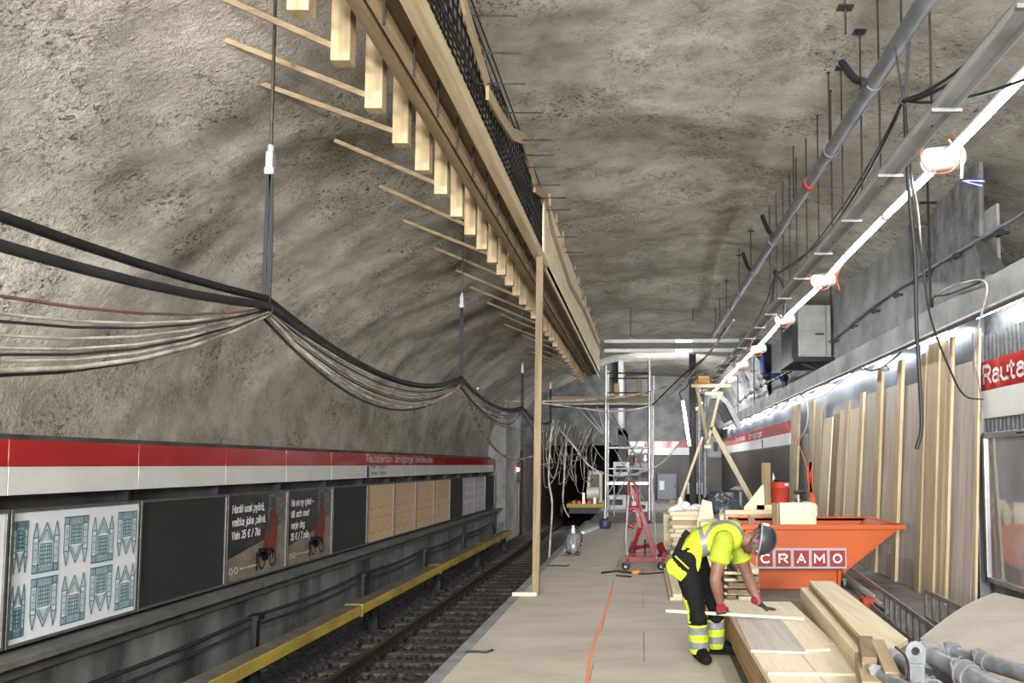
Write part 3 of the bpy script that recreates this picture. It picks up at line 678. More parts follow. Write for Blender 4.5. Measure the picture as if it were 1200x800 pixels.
# prop under the formwork
a = at(628, 697, Z=.021); b = at(633, 296, Y=a.y); 
t = thing('timber_prop', 'tall weathered timber prop under the formwork at the platform edge', 'prop', a)
zt_ = FZ - .02
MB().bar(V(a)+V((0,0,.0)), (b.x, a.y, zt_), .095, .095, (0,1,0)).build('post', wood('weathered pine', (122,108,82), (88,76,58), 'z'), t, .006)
MB().box((a.x-.30, a.y-.09, .021), (a.x+.02, a.y-.05, .07)).build('foot_cleat', M['wood_x'], t, .004)

# ================================================================== HANGERS AND CABLES OVER THE TRACK
HX = -2.6
hang = []
for k, (px, ytie, yclamp, lb) in enumerate(((313, 358, 185, 'steel rod with blue-black straps, nearest of the cable hangers'), (541, 445, 352, 'steel rod with black straps, second cable hanger along the track'),
                                            (613, 478, 432, 'steel rod with black straps, third cable hanger, by the timber prop'), (646, 494, 452, 'steel rod, farthest cable hanger at the tunnel mouth'))):
    tie = at(px-1, ytie, X=HX); cl = at(px, yclamp, X=HX); y = tie.y; hang.append(tie)
    t = thing('cable_hanger', lb, 'cable hanger', tie, 'cable hangers over the track')
    MB().cyl((HX, y, cl.z), (HX, y, roof_z(HX, y)+.25), .012, n=8).build('rod', M['rod'], t)
    m = MB(); m.box((HX-.025, y-.025, cl.z-.06), (HX+.025, y+.025, cl.z+.06)); m.cyl((HX, y, cl.z+.05), (HX, y, cl.z+.11), .024, n=6); m.box((HX-.035, y-.02, cl.z-.1), (HX+.03, y+.02, cl.z-.05)); m.build('clamp', M['galv_dull'], t, .004)
    for q, dx in enumerate((-.02, .02)):
        pts = smooth_path([(HX+dx*.3, y, cl.z-.08), (HX+dx*.8, y, cl.z*.6+tie.z*.4), (HX+dx*.9, y, tie.z+.12), (HX+dx*.5, y, tie.z-.05)], 5)
        m = MB()
        for p, r in zip(pts, pts[1:]): m.bar(p, r, .028, .008, (0,1,0))
        m.build('strap', M['blue_black'], t)
    MB().tube([(HX + .045*math.cos(i*PI/5), y, tie.z-.03+.055*math.sin(i*PI/5)) for i in range(11)], .006, 6).build('loop_tie', M['black'], t)
def sag(a, b, s, n=14, side=0):
    a, b = V(a), V(b); return [a.lerp(b, i/n) + V((side*math.sin(PI*i/n), 0, -s*4*(i/n)*(1-i/n))) for i in range(n+1)]
H0 = V((HX-.05, -.9, 2.95)); H = [H0] + hang
rr = random.Random(11)
def run(offs, r, sags, m, label, cat='cable', group=None, first=0, last=None, side=None, name='cable'):
    pts = []
    for i in range(first, last if last is not None else len(H)-1):
        a, b = H[i]+V(offs), H[i+1]+V(offs); pts += sag(a, b, sags[min(i, len(sags)-1)], 14, side[min(i, len(side)-1)] if side else 0)[:-1]
    pts.append(b); return one(MB().tube(pts, r, 7), name, m, label, cat, group)
run((.02,0,.0), .028, (.27,.28,.20,.16), M['cable_grey'], 'thick black cable, lower of the pair sagging over the track')
p0 = H0 + V((-.02,0,.05)); 
q1 = H[1] + V((0,-.0,.02)); 
pp = sag(H0+V((.0,0,.10)), H[1]+V((-.0,0,.05)), .19, 14, -.05)[:-1] + sag(H[1]+V((0,0,.05)), H[2]+V((0,0,.04)), .32, 14, .05)[:-1] + sag(H[2]+V((0,0,.04)), H[3]+V((0,0,.03)), .22, 12)
one(MB().tube(pp, .026, 7), 'cable', M['rubber'], 'thick black cable, upper of the pair sagging over the track', 'cable')
run((.0,0,-.02), .008, (.47,.42,.30,.2), M['cable_brown'], 'thin reddish cable sagging between the hangers over the track')
for k, s0 in enumerate((.55, .575, .63, .68, .70, .72, .755, .765)):
    o = run((rr.uniform(-.03,.03), 0, -.02-.008*k), .007 if k < 6 else .0115, (s0, .30+.028*k, .2+.03*k, .15+.03*k), M['cable_white'] if k % 3 != 1 else M['cable_grey'],
        'thin pale cable in the bundle sagging between the hangers', group='thin cables sagging over the track', side=(rr.uniform(-.05,.05), rr.uniform(-.04,.06), .03*k-.1))
    o['label'] = 'thin pale cable in the bundle sagging between the hangers' if k % 3 != 1 else 'thin dark cable in the bundle sagging between the hangers'
# the tangle at the tunnel mouth
def pxcurve(pts, r, m, label, cat='cable', group=None, name='cable', k=5):
    P = [at(x, y, Y=Y) for x, y, Y in pts]
    return one(MB().tube(smooth_path(P, k), r, 6), name, m, label, cat, group)
TG = 'loose cables hanging at the tunnel mouth'
pxcurve([(541,447,11.2),(560,480,15),(590,500,20),(622,502,24),(650,494,27)], .02, M['cable_white'], 'pale cable looping from the second hanger to the tunnel mouth')
pxcurve([(541,450,11.2),(562,500,15),(585,530,19),(606,538,22),(626,534,24)], .03, M['cable_white'], 'lowest pale cable swinging from the second hanger behind the timber prop')
pxcurve([(560,455,14),(590,490,19),(612,478,16.7)], .02, M['cable_white'], 'pale cable draped to the third hanger', group=TG)
pxcurve([(575,470,16),(600,470,17),(615,470,17.5)], .02, M['cable_white'], 'short pale cable ending at the third hanger', group=TG)
for k in range(13):
    x0 = 630 + 5.2*k + rr.uniform(-2,2); y0 = 495 + 1.6*k + rr.uniform(-6, 6); Y = 24 + .35*k; dr = rr.uniform(20, 60); x1 = x0 + rr.uniform(-8, 14)
    pxcurve([(x0, y0, Y), (x0-6+rr.uniform(-4,4), y0+dr*.5, Y), (x0+rr.uniform(-6,6), y0+dr, Y+.2), (x0+rr.uniform(2,9), y0+dr+rr.uniform(-6,4), Y+.3), (x1, y0+dr*.4, Y+.4), (x1+5, y0-4, Y+.5)], rr.uniform(.011,.02),
            M['cable_white'] if k % 3 else M['cable_grey'], 'loose cable loop hanging in the tangle at the tunnel mouth', group=TG)
for k in range(12):
    x0 = 640 + 5.5*k + rr.uniform(-3,3); y0 = 505 + rr.uniform(-8, 20); Y = 25 + .5*k
    pxcurve([(x0, y0-8, Y), (x0+rr.uniform(-10,2), y0+rr.uniform(8,26), Y), (x0+rr.uniform(-8,8), y0+rr.uniform(30,60), Y+.2), (x0+rr.uniform(0,12), y0+rr.uniform(10,40), Y+.3)], rr.uniform(.010,.02), M['cable_white'], 'loose cable loop hanging in the tangle at the tunnel mouth', group=TG)
pxcurve([(648,492,20),(645,520,20),(643,560,19.6),(647,590,19.4),(645,630,19.2),(643,660,19)], .026, M['cable_white'], 'pale cable dangling to the track right of the timber prop')
pxcurve([(664,515,24),(661,560,24),(660,590,24),(667,606,24)], .028, M['cable_white'], 'pale cable hanging straight down beside the work wagon', group=TG)
pxcurve([(648,494,22),(672,522,22),(690,545,22),(712,556,22),(735,557,22),(760,550,21.5),(778,540,21.5),(800,515,22)], .022, M['cable_white'], 'white cable sagging in front of the scaffold tower')
pxcurve([(634,472,20.5),(680,478,20.5),(720,482,20.5),(765,474,20.5),(800,449,19),(835,408,16),(860,375,14.5)], .022, M['cable_white'], 'white cable swept from the timber prop past the scaffold top to the pipe')
pxcurve([(634,470,21),(690,468,21),(740,463,20.5),(790,450,19.5),(845,428,17.5),(880,400,15.5),(905,370,13.5)], .02, M['cable_white'], 'pale cable pair crossing to the cable tray above the scaffold')
pxcurve([(765,474,20.2),(800,440,18),(830,415,16.5),(850,385,15)], .02, M['cable_grey'], 'grey cable rising from the scaffold top to the pipe')

# ================================================================== PIPE, TRAY AND LED TUBES OVER THE RIGHT SIDE
PXX = 2.0
pa, pb = at(1088, -4, X=PXX), at(830, 402, X=PXX); pd = (pb-pa).normalized()
def pz(y): return pa.z + (pb.z-pa.z)*(y-pa.y)/(pb.y-pa.y)
t = thing('ceiling_pipe', 'long grey pipe slung under the rock roof right of centre', 'pipe', (PXX, pa.y, pa.z))
MB().cyl(pa - pd*5, pb, .068, n=20).build('pipe_run', M['pipe_grey'], t)
for px in (1026, 974, 950, 906, 884, 868, 856):
    y = at(px, 300, X=PXX).y; c = V((PXX, y, pz(y))); MB().cyl(c - pd*.06, c + pd*.06, .08, n=20).build('coupling', M['pipe_grey'] if px != 950 else M['bucket_red'], t)
for px, dz_ in ((1030, .55), (912, .5), (885, .7)):
    y = at(px, 300, X=PXX).y; c = V((PXX-.09, y, pz(y)))
    m = MB(); pts = smooth_path([c + V((.0,.0,-.02)), c + V((-.02,.25,.14)), c + V((-.06,.5,.42))], 5); m.tube(pts, .035, 8); m.build('wrapped_strap', M['blue_black'], t)
def hrod(px, X, zlow, lb, group, plate=True):
    y = at(px, 300, X=X).y; zl = zlow(y) if callable(zlow) else zlow; zh = roof_z(X, y) + .1
    t = thing('threaded_rod', lb, 'rod', (X, y, zl), group); MB().cyl((X, y, zl), (X, y, zh+.15), .0085, n=6).build('rod', M['rod'], t)
    if plate: MB().box((X-.06, y-.05, zh-.13), (X+.06, y+.05, zh-.12)).cyl((X, y, zh-.15), (X, y, zh-.12), .02, n=6).build('anchor_plate', M['rod'], t)
for px in (1062, 974, 931, 880, 866, 851, 843, 838): hrod(px, PXX, lambda y: pz(y)+.06, 'thin threaded rod from the rock roof down to the grey pipe', 'rods carrying the grey pipe')
TZ = lambda y: 4.2
for px in (1096, 1034, 1012, 989, 976, 960, 946, 934, 926, 918, 910, 902): hrod(px, 2.11, TZ, 'thin threaded rod from the rock roof down to the pale cable tray', 'rods carrying the cable tray', px % 4 < 2)
def srod(px, y0, y1, Y, lb, group='short rod stubs in the rock roof'):
    a, b = at(px, y0, Y=Y), at(px, y1, Y=Y); zh = max(a.z, roof_z(a.x, Y))+.12
    t = thing('rod_stub', lb, 'rod', b, group); MB().cyl(b, (b.x, Y, zh), .009, n=6).build('rod', M['rod'], t); MB().box((b.x-.07, Y-.05, a.z-.005), (b.x+.07, Y+.05, a.z+.006)).build('anchor_plate', M['rod'], t)
srod(991, 9, 40, 6.6, 'short rod stub in the rock roof, nearest the grey pipe top'); srod(935, 145, 166, 10, 'short rod stub in the rock roof beside the grey pipe middle'); srod(907, 220, 240, 13, 'short rod stub in the rock roof, left of the pipe couplings'); srod(893, 262, 282, 15, 'short rod stub in the rock roof above the far pipe')
for px, y0, y1, X in ((739, 322, 398, None), (812, 345, 380, None)):
    Y = 21.3; a, b = at(px, y0, Y=Y), at(px, y1, Y=Y); t = thing('threaded_rod', 'long thin rod from the roof to the cross lamps, %s' % ('left one' if px < 800 else 'right one'), 'rod', b); MB().cyl(b, (b.x, Y, roof_z(b.x, Y)+.2), .012, n=6).build('rod', M['rod'], t); MB().cyl(b, b+V((0,0,.08)), .04, n=8).build('clamp', M['galv_dull'], t)
# cable tray
t = thing('cable_tray', 'pale sheet steel cable tray hung beside the led tubes', 'cable tray', (2.06, 12, 4.15))
TX0, TX1, TZZ = 1.985, 2.135, 4.15
MB().box((TX0, -2, TZZ), (TX0+.012, 30, TZZ+.06)).build('side_rail', M['tray'], t); MB().box((TX1-.012, -2, TZZ), (TX1, 30, TZZ+.06)).build('side_rail', M['tray'], t); MB().box((TX0, -2, TZZ+.055), (TX1, 30, TZZ+.063)).build('tray_bottom', M['tray'], t)
y = 2.7
while y < 26: MB().box((TX0-.03, y-.018, TZZ-.025), (TX1+.03, y+.018, TZZ)).build('cross_bar', M['galv_dull'], t, .003); y += 1.18
# LED tubes
LX = 2.52
def tube_light(p, q, lb, group):
    p, q = V(p), V(q); d = (q-p).normalized(); c = (p+q)/2
    t = thing('led_tube_light', lb, 'tube light', c, group)
    MB().bar(p, q, .05, .03).build('housing', M['white_paint'], t, .004)
    MB().cyl(p + d*.02 - V((0,0,.035)), q - d*.02 - V((0,0,.035)), .03, n=12).build('tube', M['lamp'], t)
    for e, s in ((p, 1), (q, -1)): MB().cyl(e - V((0,0,.033)), e + d*s*.025 - V((0,0,.033)), .034, n=12).build('end_cap', M['white_plastic'], t)
    return t
y = -6.0; k = 0
while y < 36:
    r = random.Random(k); z0 = 4.33 + .02*math.sin(k*2.1); z1 = 4.33 + .02*math.sin((k+1)*2.1)
    tube_light((LX + .012*math.sin(k*1.3), y+.01, z0), (LX + .012*math.sin((k+1)*1.3), y+1.522, z1), 'bright led tube in the long line above the platform', 'led tubes along the cable tray'); y += 1.53; k += 1
# white pipe sleeves below the tubes
def sleeve(px, py, lb, s=1., tilt=.2):
    c = at(px, py, X=LX); d = V((1, .25, tilt)).normalized()
    t = thing('white_sleeve', lb, 'pipe sleeve', c, 'white sleeves under the led tubes')
    MB().pipe(c - d*.15*s, c + d*.15*s, .10*s, .09*s, 22).build('sleeve', M['white_plastic'], t)
    MB().box((c.x-.012, c.y-.02, c.z+.08*s), (c.x+.012, c.y+.02, 4.32)).build('bracket', M['white_plastic'], t)
    pts = smooth_path([c + V((-.10,-.02,.22)), c + V((-.2,-.03,.02)), c + V((-.12,-.03,-.12)), c + V((.02,-.12,-.15)), c + V((.1,-.12,.02)), c + V((.06,-.05,.2))], 5)
    MB().tube(pts, .006, 5).build('wire_loop', M['orange_wire'], t)
for a in ((1105, 186, 'white plastic sleeve with orange wire under the nearest led tubes', 1.), (965, 328, 'white plastic sleeve, second along the led tube line', .95), (920, 374, 'white plastic sleeve, third along the led tube line', .95), (889, 409, 'white plastic sleeve, fourth along the led tube line', .95), (870, 428, 'white plastic sleeve, fifth along the led tube line', .9), (857, 446, 'white plastic sleeve, farthest along the led tube line', .9)): sleeve(*a)
c = at(1127, 212, X=LX+.12)
t = thing('wire_end', 'frayed white cable end with blue cores beside the nearest white sleeve', 'cable', c)
MB().tube(smooth_path([c+V((-.1,0,.35)), c+V((0,0,.2)), c+V((.0,0,.02))], 4), .012, 6).build('sheath', M['white_plastic'], t); 
for k in range(5): MB().tube(smooth_path([c, c+V((.08,.02,.01*k-.02)), c+V((.17+.01*k,.03,.02*k-.05))], 3), .004, 5).build('core', M['white_plastic'] if k % 2 else M['blue_pipe'], t)
# orange wires
pxcurve([(986,312,9.6),(980,325,9.6),(984,340,9.6)], .009, M['orange_wire'], 'orange wire loop dangling beside the second white sleeve', 'wire')
# black cables tied at the pipe
Yt = at(1058, 118, X=2.0).y; tie = at(1058, 118, X=2.0)
t = thing('cable_tie_strap', 'black strap tying cables below the grey pipe', 'strap', tie); m = MB()
zt2 = pz(Yt)
m.bar(tie, (2.0-.05, Yt+.02, zt2), .012, .006, (0,1,0)); m.build('strap', M['black'], t); MB().bar(tie+V((.02,0,0)), tie+V((.05,-.05,.62)), .03, .007, (0,1,0)).build('strap', M['black'], t); MB().tube([tie+V((.03*math.cos(i*PI/4), 0, .03*math.sin(i*PI/4))) for i in range(9)], .008, 6).build('knot', M['black'], t)
BC = 'black cables from the strap under the pipe'
pxcurve([(1058,118,Yt),(1090,105,Yt-.3),(1140,68,Yt-.8),(1215,-15,Yt-1.8)], .013, M['rubber'], 'upper black cable rising right from the pipe strap', group=BC)
pxcurve([(1058,119,Yt),(1085,112,Yt-.3),(1140,82,Yt-.7),(1215,18,Yt-1.6)], .013, M['rubber'], 'middle black cable rising right from the pipe strap', group=BC)
pxcurve([(1058,118,Yt),(1090,120,Yt-.3),(1150,110,Yt-.6),(1215,88,Yt-1.2)], .011, M['rubber'], 'lowest black cable running right behind the led tubes', group=BC)
pxcurve([(1058,119,Yt),(1040,160,Yt+.5),(1000,232,Yt+2.2),(960,285,Yt+4.2),(915,318,Yt+6.5)], .014, M['rubber'], 'black cable swooping left from the pipe strap', group=BC)
pxcurve([(1057,119,Yt),(1045,145,Yt+.4),(1020,190,Yt+1.4),(985,246,Yt+3.),(940,303,Yt+5.4),(912,320,Yt+6.6)], .011, M['rubber'], 'thinner black cable following the swooping one', group=BC)
c2 = at(909, 319, Y=Yt+6.6); t = thing('cable_tie_strap', 'black strap and knot below the far part of the grey pipe', 'strap', c2)
MB().bar(c2, (2.0, c2.y, pz(c2.y)), .02, .01, (0,1,0)).build('strap', M['black'], t); MB().ball(c2, .05, 8, 6).build('knot', M['black'], t); MB().tube(smooth_path([c2, c2+V((-.05,0,-.5)), c2+V((.1,0,-.75)), c2+V((.14,0,-.3)), c2], 5), .018, 6).build('loop', M['black'], t)
pxcurve([(909,320,13),(895,360,14),(870,400,16),(845,430,19)], .012, M['rubber'], 'black cable from the far pipe strap to the scaffold')
pxcurve([(1059,120,6.6),(1066,180,6.6),(1070,230,6.6),(1080,300,6.8),(1090,370,7),(1112,430,7.4),(1130,463,7.8),(1152,468,8.6)], .010, M['cable_grey'], 'thin dark cable drooping to the edge trim by the station sign')
pxcurve([(1060,122,6.6),(1064,210,6.6),(1072,300,6.6),(1074,380,6.6),(1078,450,6.6),(1080,500,6.6),(1074,526,6.6)], .017, M['rubber'], 'thick black cable hanging straight down in front of leaning boards')
pxcurve([(1058,120,6.7),(1062,180,6.7),(1075,240,6.7),(1080,300,6.9)], .009, M['cable_white'], 'thin pale cable hanging from the pipe strap')
# cross lamps
for k, (py, lb) in enumerate(((400, 'upper pale lamp bar crossing the far roof'), (411, 'lower pale lamp bar crossing the far roof'))):
    a, b = at(708, py, Y=21.3), at(866, py-1, Y=21.3)
    t = thing('cross_lamp', lb, 'lamp bar', (a+b)/2, 'lamp bars across the far roof'); MB().bar(a, b, .1, .1).build('housing', M['tray'], t, .01)
    MB().box((a.x+2.0, a.y-.055, a.z-.03), (a.x+2.45, a.y-.045, a.z+.03)).build('lit_window', glow('dim lamp %d' % k, (.9,.95,1), 3.), t)
a, b = at(800, 470, Y=26), at(808, 522, Y=25.6); t = thing('hanging_tube_light', 'bright tube light hanging upright beside the dark steel column', 'tube light', b)
MB().bar(a, b, .06, .04, (0,1,0)).build('housing', M['white_paint'], t); MB().cyl(a+V((0,-.06,0)), b+V((0,-.06,0)), .045, n=12).build('tube', M['lamp'], t); MB().tube(smooth_path([a, a+V((-.1,0,.3)), a+V((.15,0,.5)), a+V((.3,.3,1.0))], 5), .02, 6).build('cord', M['black'], t)
# lights tucked under the right-hand service ledge
y = 5.2; k = 0
while y < 38:
    t = thing('batten_light', 'fluorescent batten under the concrete ledge above the boards' , 'batten light', (3.98, y, 3.5), 'battens under the right ledge')
    MB().box((3.94, y, 3.53), (4.02, y+1.5, 3.66)).build('housing', M['white_paint'], t, .005); MB().cyl((3.98, y+.03, 3.49), (3.98, y+1.47, 3.49), .018, n=10).build('tube', M['lamp'], t)
    y += 2.35; k += 1
# ================================================================== RIGHT WALL: boards, sign, boxes
def rpx(px, X, py=560): return at(px, py, X=X).y
# station sign
def station_sign(ya, yb, name, label, txt, tpos, tw, cap, blue=None):
    xf = 4.1; zt = at(1148, 425, X=xf).z; zm = at(1148, 459, X=xf).z; zb = at(1151, 491, X=xf).z
    t = thing(name, label, 'station sign', (xf, (ya+yb)/2, zb))
    MB().box((xf, yb, zm), (xf+.1, ya, zt)).build('red_strip', M['red_panel'], t, .004); MB().box((xf-.004, yb, zb), (xf+.1, ya, zm-.002)).build('white_strip', M['white_panel'], t, .004)
    for s_, p, w_ in txt: lt = MB(); write(lt, s_, (xf-.004, p, zm+tpos), (0,-1,0), (0,0,1), w_, cap, .19); lt.build('lettering', M['white_panel'], t)
    if blue: MB().box((xf-.008, blue-.25, zb+.02), (xf-.004, blue, zm-.03)).build('blue_strip', M['blue_pipe'], t)
    for y in (ya-.15, yb+.15): MB().box((xf+.1, y-.03, zb+.05), (4.2, y+.03, zt-.05)).build('bracket', M['galv_dull'], t)
    return t
y1 = at(1149, 458, X=4.1).y
station_sign(y1, 4.4, 'station_sign', 'red and white station name sign right of the leaning boards', [('Rautatientori', y1-.1, 2.25)], .085, None, .2)
yA, yB = at(925, 520, X=4.1).y, at(846, 520, X=4.1).y
station_sign(yB, yA, 'station_sign', 'far red and white sign band on the right wall behind the boards', [('Rautatientori', 33.5, 3.0), ('Järnvägstorget', 29.4, 3.2)], .1, None, .18, 26.2)
t = thing('end_sign_band', 'far red and white sign band across the end wall behind the scaffold', 'station sign', (1.5, 39.6, 2.3))
za, zb_, zc_ = at(780, 517, Y=39.5).z, at(780, 524.5, Y=39.5).z, at(780, 533, Y=39.5).z
MB().box((-.9, 39.45, zb_), (4.05, 39.6, za)).build('red_strip', M['red_panel'], t); MB().box((-.9, 39.45, zc_), (4.05, 39.6, zb_)).build('white_strip', M['white_panel'], t)
# poster case with glass
ya = at(1156, 510, X=4.08).y; zt = at(1156, 507, X=4.08).z; zb_ = at(1165, 682, X=4.08).z
t = thing('poster_case', 'glazed silver poster case on the right wall below the station sign', 'poster case', (4.1, 7.0, zb_))
f = MB(); f.box((4.02, 4.5, zt-.07), (4.17, ya, zt)); f.box((4.02, 4.5, zb_), (4.17, ya, zb_+.06)); f.box((4.02, ya-.06, zb_), (4.17, ya, zt)); f.box((4.02, 4.5, zb_), (4.17, 4.56, zt)); f.build('case_frame', M['alu'], t, .008)
MB().box((4.05, 4.55, zb_+.05), (4.07, ya-.05, zt-.06)).build('glass_front', M['glassy'], t); MB().box((4.07, 4.5, zb_), (4.17, ya, zt)).build('case_back', M['cab_grey'], t)
MB().box((4.018, ya-1.0, zt-.045), (4.02, ya-.85, zt-.025)).build('lock_plate', M['steel_dark'], t)
# leaning boards, placed by where their foot stands along the wall
def leaner(pxl, pxr, top, xb, xt, th, mname, lb, name='leaning_board', group='boards leaning on the right wall', zb0=0.0):
    y1, y0 = rpx(pxl, (xb+xt)/2), rpx(pxr, (xb+xt)/2)
    mb = MB(); mb.prism([(xb, y0, zb0), (xt, y0, top), (xt, y1, top), (xb, y1, zb0)], (th, 0, 0))
    o = one(mb, name, M[mname], lb, 'board', group, .003); return o
PW = 'grey_ply_z'
L_ = [
 (926, 929, 3.3, 3.86, 4.0, .05, 'batten', 'thin pale batten standing alone beside the far sign band'),
 (930, 934, 3.3, 3.84, 4.0, .05, 'batten', 'second thin pale batten standing beside the far sign band'),
 (948, 952, 3.3, 3.90, 4.02, .05, 'batten', 'pale batten leaning left of the orange tape'),
 (954, 960, 3.1, 3.86, 4.02, .04, 'batten', 'pale plank leaning just right of the orange tape'),
 (961, 971, 2.75, 3.80, 4.0, .03, 'ply_z', 'narrow warm plywood strip, farthest leaning sheet'),
 (973, 979, 2.8, 3.84, 4.04, .04, 'form_z', 'warm pine plank leaning left of the pale batten pair'),
 (980, 986, 2.85, 3.82, 4.02, .03, 'ply_z', 'birch plywood strip leaning among the far boards'),
 (986, 990, 3.0, 3.80, 4.0, .05, 'batten', 'pale batten leaning above the right rim of the skip'),
 (992, 1003, 2.8, 3.82, 4.0, .02, 'ply_z', 'birch plywood sheet leaning behind the skip tip'),
 (1003, 1007, 3.05, 3.78, 3.98, .05, 'batten', 'pale batten in front of the first grey sheet from the left'),
 (1007, 1025, 3.0, 3.84, 4.04, .02, PW, 'grey stained plywood sheet just right of the skip tip'),
 (1024.5, 1029.5, 3.35, 3.78, 3.96, .05, 'batten', 'pale batten between the first two grey stained sheets'),
 (1030, 1048, 3.0, 3.84, 4.04, .02, PW, 'second grey stained plywood sheet from the skip tip'),
 (1048, 1053, 3.35, 3.78, 3.96, .05, 'batten', 'pale batten right of the second grey stained sheet'),
 (1053, 1076, 2.95, 3.84, 4.04, .02, PW, 'third grey stained sheet, left of the wide pale plank'),
 (1075, 1081, 3.3, 3.78, 3.96, .05, 'batten', 'pale batten left of the wide pale plank'),
 (1084, 1097, 3.4, 3.80, 3.97, .05, 'batten', 'wide pale knotty plank standing against the boards'),
 (1097, 1105, 3.38, 3.83, 4.0, .04, 'batten', 'pale plank tucked right of the wide knotty one'),
 (1104, 1110, 2.9, 3.90, 4.06, .02, PW, 'dark grey strip behind the rightmost slim batten'),
 (1108.5, 1112, 3.38, 3.78, 3.96, .04, 'batten', 'slim pale batten left of the widest grey sheet'),
 (1113, 1142, 3.02, 3.86, 4.06, .02, PW, 'widest grey sheet, rightmost of the leaning plywood'),
 (1141.5, 1145, 3.36, 3.86, 4.0, .03, 'batten', 'pale batten at the right end of the boards by the sign'),
]
for a in L_: leaner(*a)
o = one(MB().box((4.07, rpx(950, 4.1), 0), (4.14, rpx(935, 4.1), 2.5)), 'leaning_grey_sheet', M['cab_grey'], 'flat grey panel behind the orange tape and far battens', 'panel', bev=.01)
# orange tape hanging
t = thing('barrier_tape', 'orange barrier tape hung from the wall between the far battens', 'tape', at(951, 590, Y=16))
pts = smooth_path([at(922, 500, Y=17), at(936, 520, Y=16.6), at(948, 556, Y=16.2), at(950, 565, Y=16)], 5); m = MB()
for p, q in zip(pts, pts[1:]): m.bar(p, q, .018, .006, (0,1,0))
m.build('strand', M['orange_wire'], t)
m = MB(); 
for dx in (-2, 0, 2): 
    pp = smooth_path([at(950, 541, Y=16), at(949+dx, 555, Y=16), at(950+dx*.6, 570, Y=16), at(951, 578, Y=16)], 4)
    for p, q in zip(pp, pp[1:]): m.bar(p, q, .05, .01, (0,1,0))
for dx in (-3, 0, 3):
    pp = smooth_path([at(951, 577, Y=16), at(952+dx*.7, 585, Y=15.9), at(952+dx, 592, Y=15.9)], 4)
    for p, q in zip(pp, pp[1:]): m.bar(p, q, .05, .01, (0,1,0))
m.build('bunch', M['orange_wire'], t)
# bulkhead lamp and cable
c = at(1037, 432, X=3.75)
t = thing('bulkhead_lamp', 'small round grey lamp hanging on a black cable under the ledge', 'lamp', c)
MB().lathe([(0,.05),(.045,.05),(.07,.02),(.075,-.01),(.06,-.03),(.0,-.035)], c, 18).build('lamp_body', M['galv_dull'], t); MB().lathe([(0,-.05),(.05,-.04),(.058,-.02)], c, 16).build('lens', M['white_plastic'], t)
MB().tube(smooth_path([c+V((.0,0,.05)), at(1050, 418, X=3.75), at(1062, 405, X=3.72), at(1071, 398, X=3.7)], 5), .014, 6).build('cable', M['black'], t)
MB().tube(smooth_path([c+V((0,.05,.03)), at(1020, 434, X=3.75), at(1008, 428, X=3.8)], 5), .014, 6).build('cable', M['black'], t)
# pale flex over the ledge front
P_ = [at(1096, 352, X=3.66), at(1105, 340, X=3.62), at(1130, 331, X=3.62), at(1150, 328, X=3.6), at(1157, 338, X=3.62), at(1152, 362, X=3.62), at(1146, 385, X=3.64), at(1143, 420, X=3.7), at(1150, 470, X=3.9), at(1152, 505, X=4.0)]
one(MB().tube(smooth_path(P_, 5), .010, 6), 'flex', M['cable_white'], 'pale flex looped over the ledge above the station sign', 'cable')
one(MB().tube(smooth_path([at(1093, 360, X=3.66), at(1094, 348, X=3.63), at(1110, 345, X=3.63), at(1140, 334, X=3.62), at(1150, 329, X=3.62)], 5), .012, 6), 'flex', M['rubber'], 'black flex on the ledge front above the boards', 'cable')
one(MB().tube(smooth_path([at(930, 470, X=3.72), at(960, 466, X=3.7), at(985, 448, X=3.7), at(1010, 430, X=3.7), at(1065, 407, X=3.7), at(1090, 395, X=3.7)], 6), .011, 6), 'flex', M['white_plastic'], 'white flex running under the ledge over the board tops', 'cable')
for k, pts in enumerate(([(862,490),(870,485),(878,492),(888,478),(900,486),(915,470)], [(880,482),(895,470),(908,462),(925,460),(935,468)], [(900,470),(915,480),(930,462),(945,470),(945,500),(933,520)])):
    one(MB().tube(smooth_path([at(x, y, X=3.75) for x, y in pts], 5), .02, 6), 'flex', M['white_plastic'], 'white flex tangled among the far bright battens', 'cable', 'white flexes among the far battens')
# conduit with clips on the upper wall
cp = [at(1230, 228, X=4.31), at(1200, 249, X=4.31), at(1040, 346, X=4.31), at(972, 400, X=4.31), at(935, 428, X=4.31)]
t = thing('conduit', 'thin grey conduit with black clips along the upper concrete wall', 'conduit', cp[2])
MB().tube(smooth_path(cp, 6), .024, 10).build('conduit_pipe', M['pipe_grey'], t)
for px, py in ((1171,269),(1121,296),(1087,317),(1050,343),(1024,362),(999,380),(977,397)):
    c = at(px, py, X=4.31); MB().box((c.x-.03, c.y-.03, c.z-.05), (c.x+.115, c.y+.03, c.z-.02)).cyl(c-V((0,.05,.04)), c+V((0,.05,-.04)), .045, n=10).build('clip', M['black'], t)
cp = [at(935, 430, X=3.85), at(915, 440, X=3.85), at(880, 460, X=3.85), at(846, 490, X=3.85)]
t = thing('conduit', 'far beaded conduit descending beyond the blue pipe', 'conduit', cp[1]); MB().tube(smooth_path(cp, 6), .03, 8).build('conduit_pipe', M['pipe_grey'], t)
for k in range(12):
    p = smooth_path(cp, 6); q = p[min(k+3, len(p)-1)]; MB().ball(q, .06, 8, 6).build('clip', M['black'], t)
